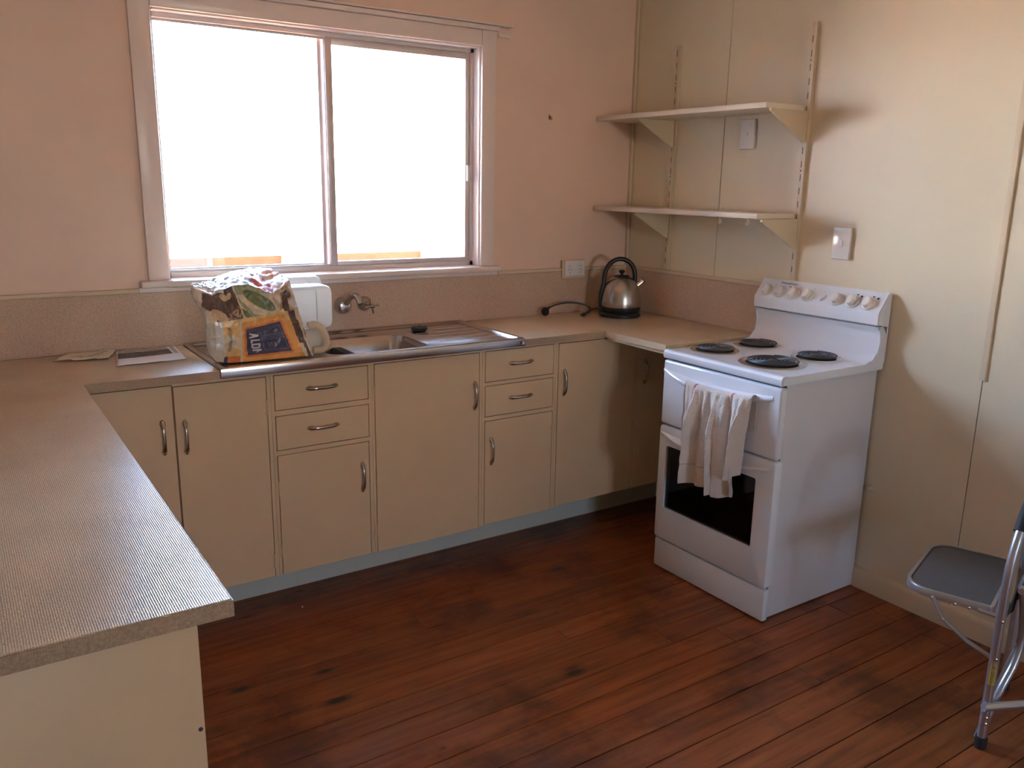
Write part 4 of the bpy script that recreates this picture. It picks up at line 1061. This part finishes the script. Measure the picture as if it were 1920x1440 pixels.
# platform
PZ = .402
px0, px1, py0, py1 = -.552, -.172, -2.176, -1.945
def rrect3(x0, x1, y0, y1, r, z): return [(x, y, z) for x, y in rr(x0, x1, y0, y1, r, 8)]
def rp(x0, x1, y0, y1, rb, rf, n=8):
    out = []
    for cx, cy, a, r_ in ((x1-rb, y1-rb, 0, rb), (x0+rb, y1-rb, 90, rb), (x0+rf, y0+rf, 180, rf), (x1-rf, y0+rf, 270, rf)):
        for k in range(n+1): q_ = R(a+90*k/n); out.append((cx+r_*math.cos(q_), cy+r_*math.sin(q_)))
    return out
bm = new(); q = rp(px0+.006, px1-.006, py0+.006, py1-.006, .065, .008)
prism(bm, q, 2, PZ-.012, PZ+.0015); pl = obj('platform', bm, MATT, t); pl['label'] = 'dark ribbed grey platform tread'
bm = new(); lo = rp(px0, px1, py0, py1, .07, .012); li = rp(px0+.009, px1-.009, py0+.009, py1-.009, .063, .006)
loft(bm, [[(x, y, PZ-.018) for x, y in li], [(x, y, PZ-.018) for x, y in lo], [(x, y, PZ+.001) for x, y in lo], [(x+(.002 if x < -.4 else -.002), y, PZ+.004) for x, y in lo], [(x, y, PZ+.004) for x, y in li], [(x, y, PZ-.018) for x, y in li]], False)
obj('edge_trim', bm, TUBE, pl, smooth=True)
for x in (px0+.003, px1-.003):
    s_ = -.004 if x < -.4 else .004
    tb('strut', [(x+s_, -2.025, PZ-.012), (x+s_, -2.060, .335), (x+s_, -2.125, .29), (x-s_*2, -2.195, .255)], .0065, m=mat('dull_strut', (.40, .36, .34), .5, metal=.6), sub=0, seg=8)
    for (yy_, zz_) in ((-2.025, PZ-.012), (-2.060, .335), (-2.085, PZ-.012), (-2.12, PZ-.012)):
        bm = new(); lathe(bm, [(.0042, 0), (.0042, .0015), (.002, .003), (.0005, .0033)], 12, axis((x+(-.0105 if x < -.4 else .0105), yy_, zz_), (-1 if x < -.4 else 1, -.3, 0))); obj('rivet', bm, RING, t, smooth=True)
bm = new(); N = 6
c_ = Vector((-.5665, -2.198, 0))
q = [[bm.verts.new(c_+Vector((.0129*math.cos(a), .0129*math.sin(a), z))) for a in [R(158+k*15) for k in range(N)]] for z in (.198, .262)]
for k in range(N-1): bm.faces.new((q[0][k], q[0][k+1], q[1][k+1], q[1][k]))
st = obj('warning_sticker', bm, YEL, fl, smooth=True); st['label'] = 'yellow warning sticker'
bm = new()
for zr in (.204, .209, .214, .219, .224, .229, .234, .247, .251):
    q = [[bm.verts.new(c_+Vector((.0131*math.cos(a), .0131*math.sin(a), z))) for a in [R(174+k*14) for k in range(4)]] for z in (zr, zr+.0012)]
    for k in range(3): bm.faces.new((q[0][k], q[0][k+1], q[1][k+1], q[1][k]))
obj('sticker_print', bm, MARK, fl)
for zz_ in (.385, .275, .098, .080):
    bm = new(); lathe(bm, [(.0045, 0), (.0045, .0015), (.002, .003), (.0005, .0033)], 12, axis((-.5777, -2.2030, zz_), (-1, -.4, 0))); obj('rivet', bm, RING, fl, smooth=True)
tb('side_bracket', [(-.552, -2.185, .386), (-.552, -2.14, .389)], .006, sub=0, seg=8)
t.rotation_euler = (0, 0, ROT)
# grey cloth folded over the rear cross bar
me = bpy.data.meshes.new('cloth'); vs_, fs = [], []; NU, NV = 40, 40
for j in range(NV+1):
    v = j/NV*2-1
    for i in range(NU+1):
        u = i/NU; x0_ = .012+.22*u
        if v < 0: off = .011+.004*math.sin(u*15+1)*-v+.012*-v; z = .462+.105*v
        else: off = -.011-.014*v+.007*math.sin(u*12)*v; z = .462-.135*v*(1-.45*u)+.012*math.sin(u*9)*v
        off *= min(1, abs(v)*6)
        x = -.482+x0_*math.cos(ROT)-off*math.sin(ROT); y = -2.202+x0_*math.sin(ROT)+off*math.cos(ROT)
        vs_.append((x, y, z))
for j in range(NV):
    for i in range(NU): a = j*(NU+1)+i; fs.append((a, a+1, a+NU+2, a+NU+1))
me.from_pydata(vs_, [], fs); me.materials.append(CLOTHG); me.polygons.foreach_set('use_smooth', [True]*len(fs))
o = bpy.data.objects.new('grey_cloth', me); COL.objects.link(o); m_ = o.modifiers.new('t', 'SOLIDIFY'); m_.thickness = .004; m_.offset = 0
tag(o, 'dark grey cloth hanging over the back of the step stool', 'cloth')


# ------------------------------------------------------------------ crumbs on the floor
bm = new(); q = bmesh.new(); bmesh.ops.create_icosphere(q, subdivisions=1, radius=.003); merge(bm, q, Matrix.Translation((-1.865, -.47, .0025)))
o = obj('crumb', bm, PAPER); tag(o, 'tiny white crumb on the floor near the cabinet kick', 'crumb')

# ------------------------------------------------------------------ outside: ground and neighbouring house
struct(B('rear_eave_sun_block', TRIMP, None, (XL-.1, .1, YN-1.3, YN-.1, ZC+.0, ZC+.06)))  # unseen rear eave, added to keep the sun out of the rear window
g = struct(B('ground', PAVE, None, (-14, 16, .12, 3.4, -.75, -.30), (-14, 16, 3.4, 14, -.75, -.31)))
h = thing('neighbour_house', 'neighbouring orange brick house with cream fascia and pale metal roof seen through the window', 'house', (0, 4, -.30))
B('brick_wall', BRICK, h, (-9, 11, 3.42, 3.6, -.32, .99))
B('eave_soffit', GUTTER, h, (-9, 11, 3.02, 3.6, .985, 1.0))
B('fascia', GUTTER, h, (-9, 11, 3.0, 3.03, .945, 1.06))
bm = new(); tube(bm, [(-9, 2.97, 1.055), (11, 2.97, 1.055)], .045, 12); obj('gutter', bm, GUTTER, h, smooth=True)
bm = new(); prism(bm, [(2.95, 1.085), (2.95, 1.10), (8.2, 2.75), (8.2, 2.73)], 0, -9, 11)
obj('roof', bm, ROOFM, h)
DGL = mat('dark_neighbour_window', (.05, .04, .05), .15)
for x0, x1 in ((-1.62, -1.16), (-.55, -.28), (.68, 1.15), (-3.4, -2.6), (2.4, 3.2)):
    wf = B('house_window', DGL, h, (x0, x1, 3.40, 3.4195, .25, .95))
    B('house_window_frame', GUTTER, wf, (x0-.035, x0, 3.39, 3.4195, .22, .98), (x1, x1+.035, 3.39, 3.4195, .22, .98), (x0-.035, x1+.035, 3.39, 3.4195, .20, .25))
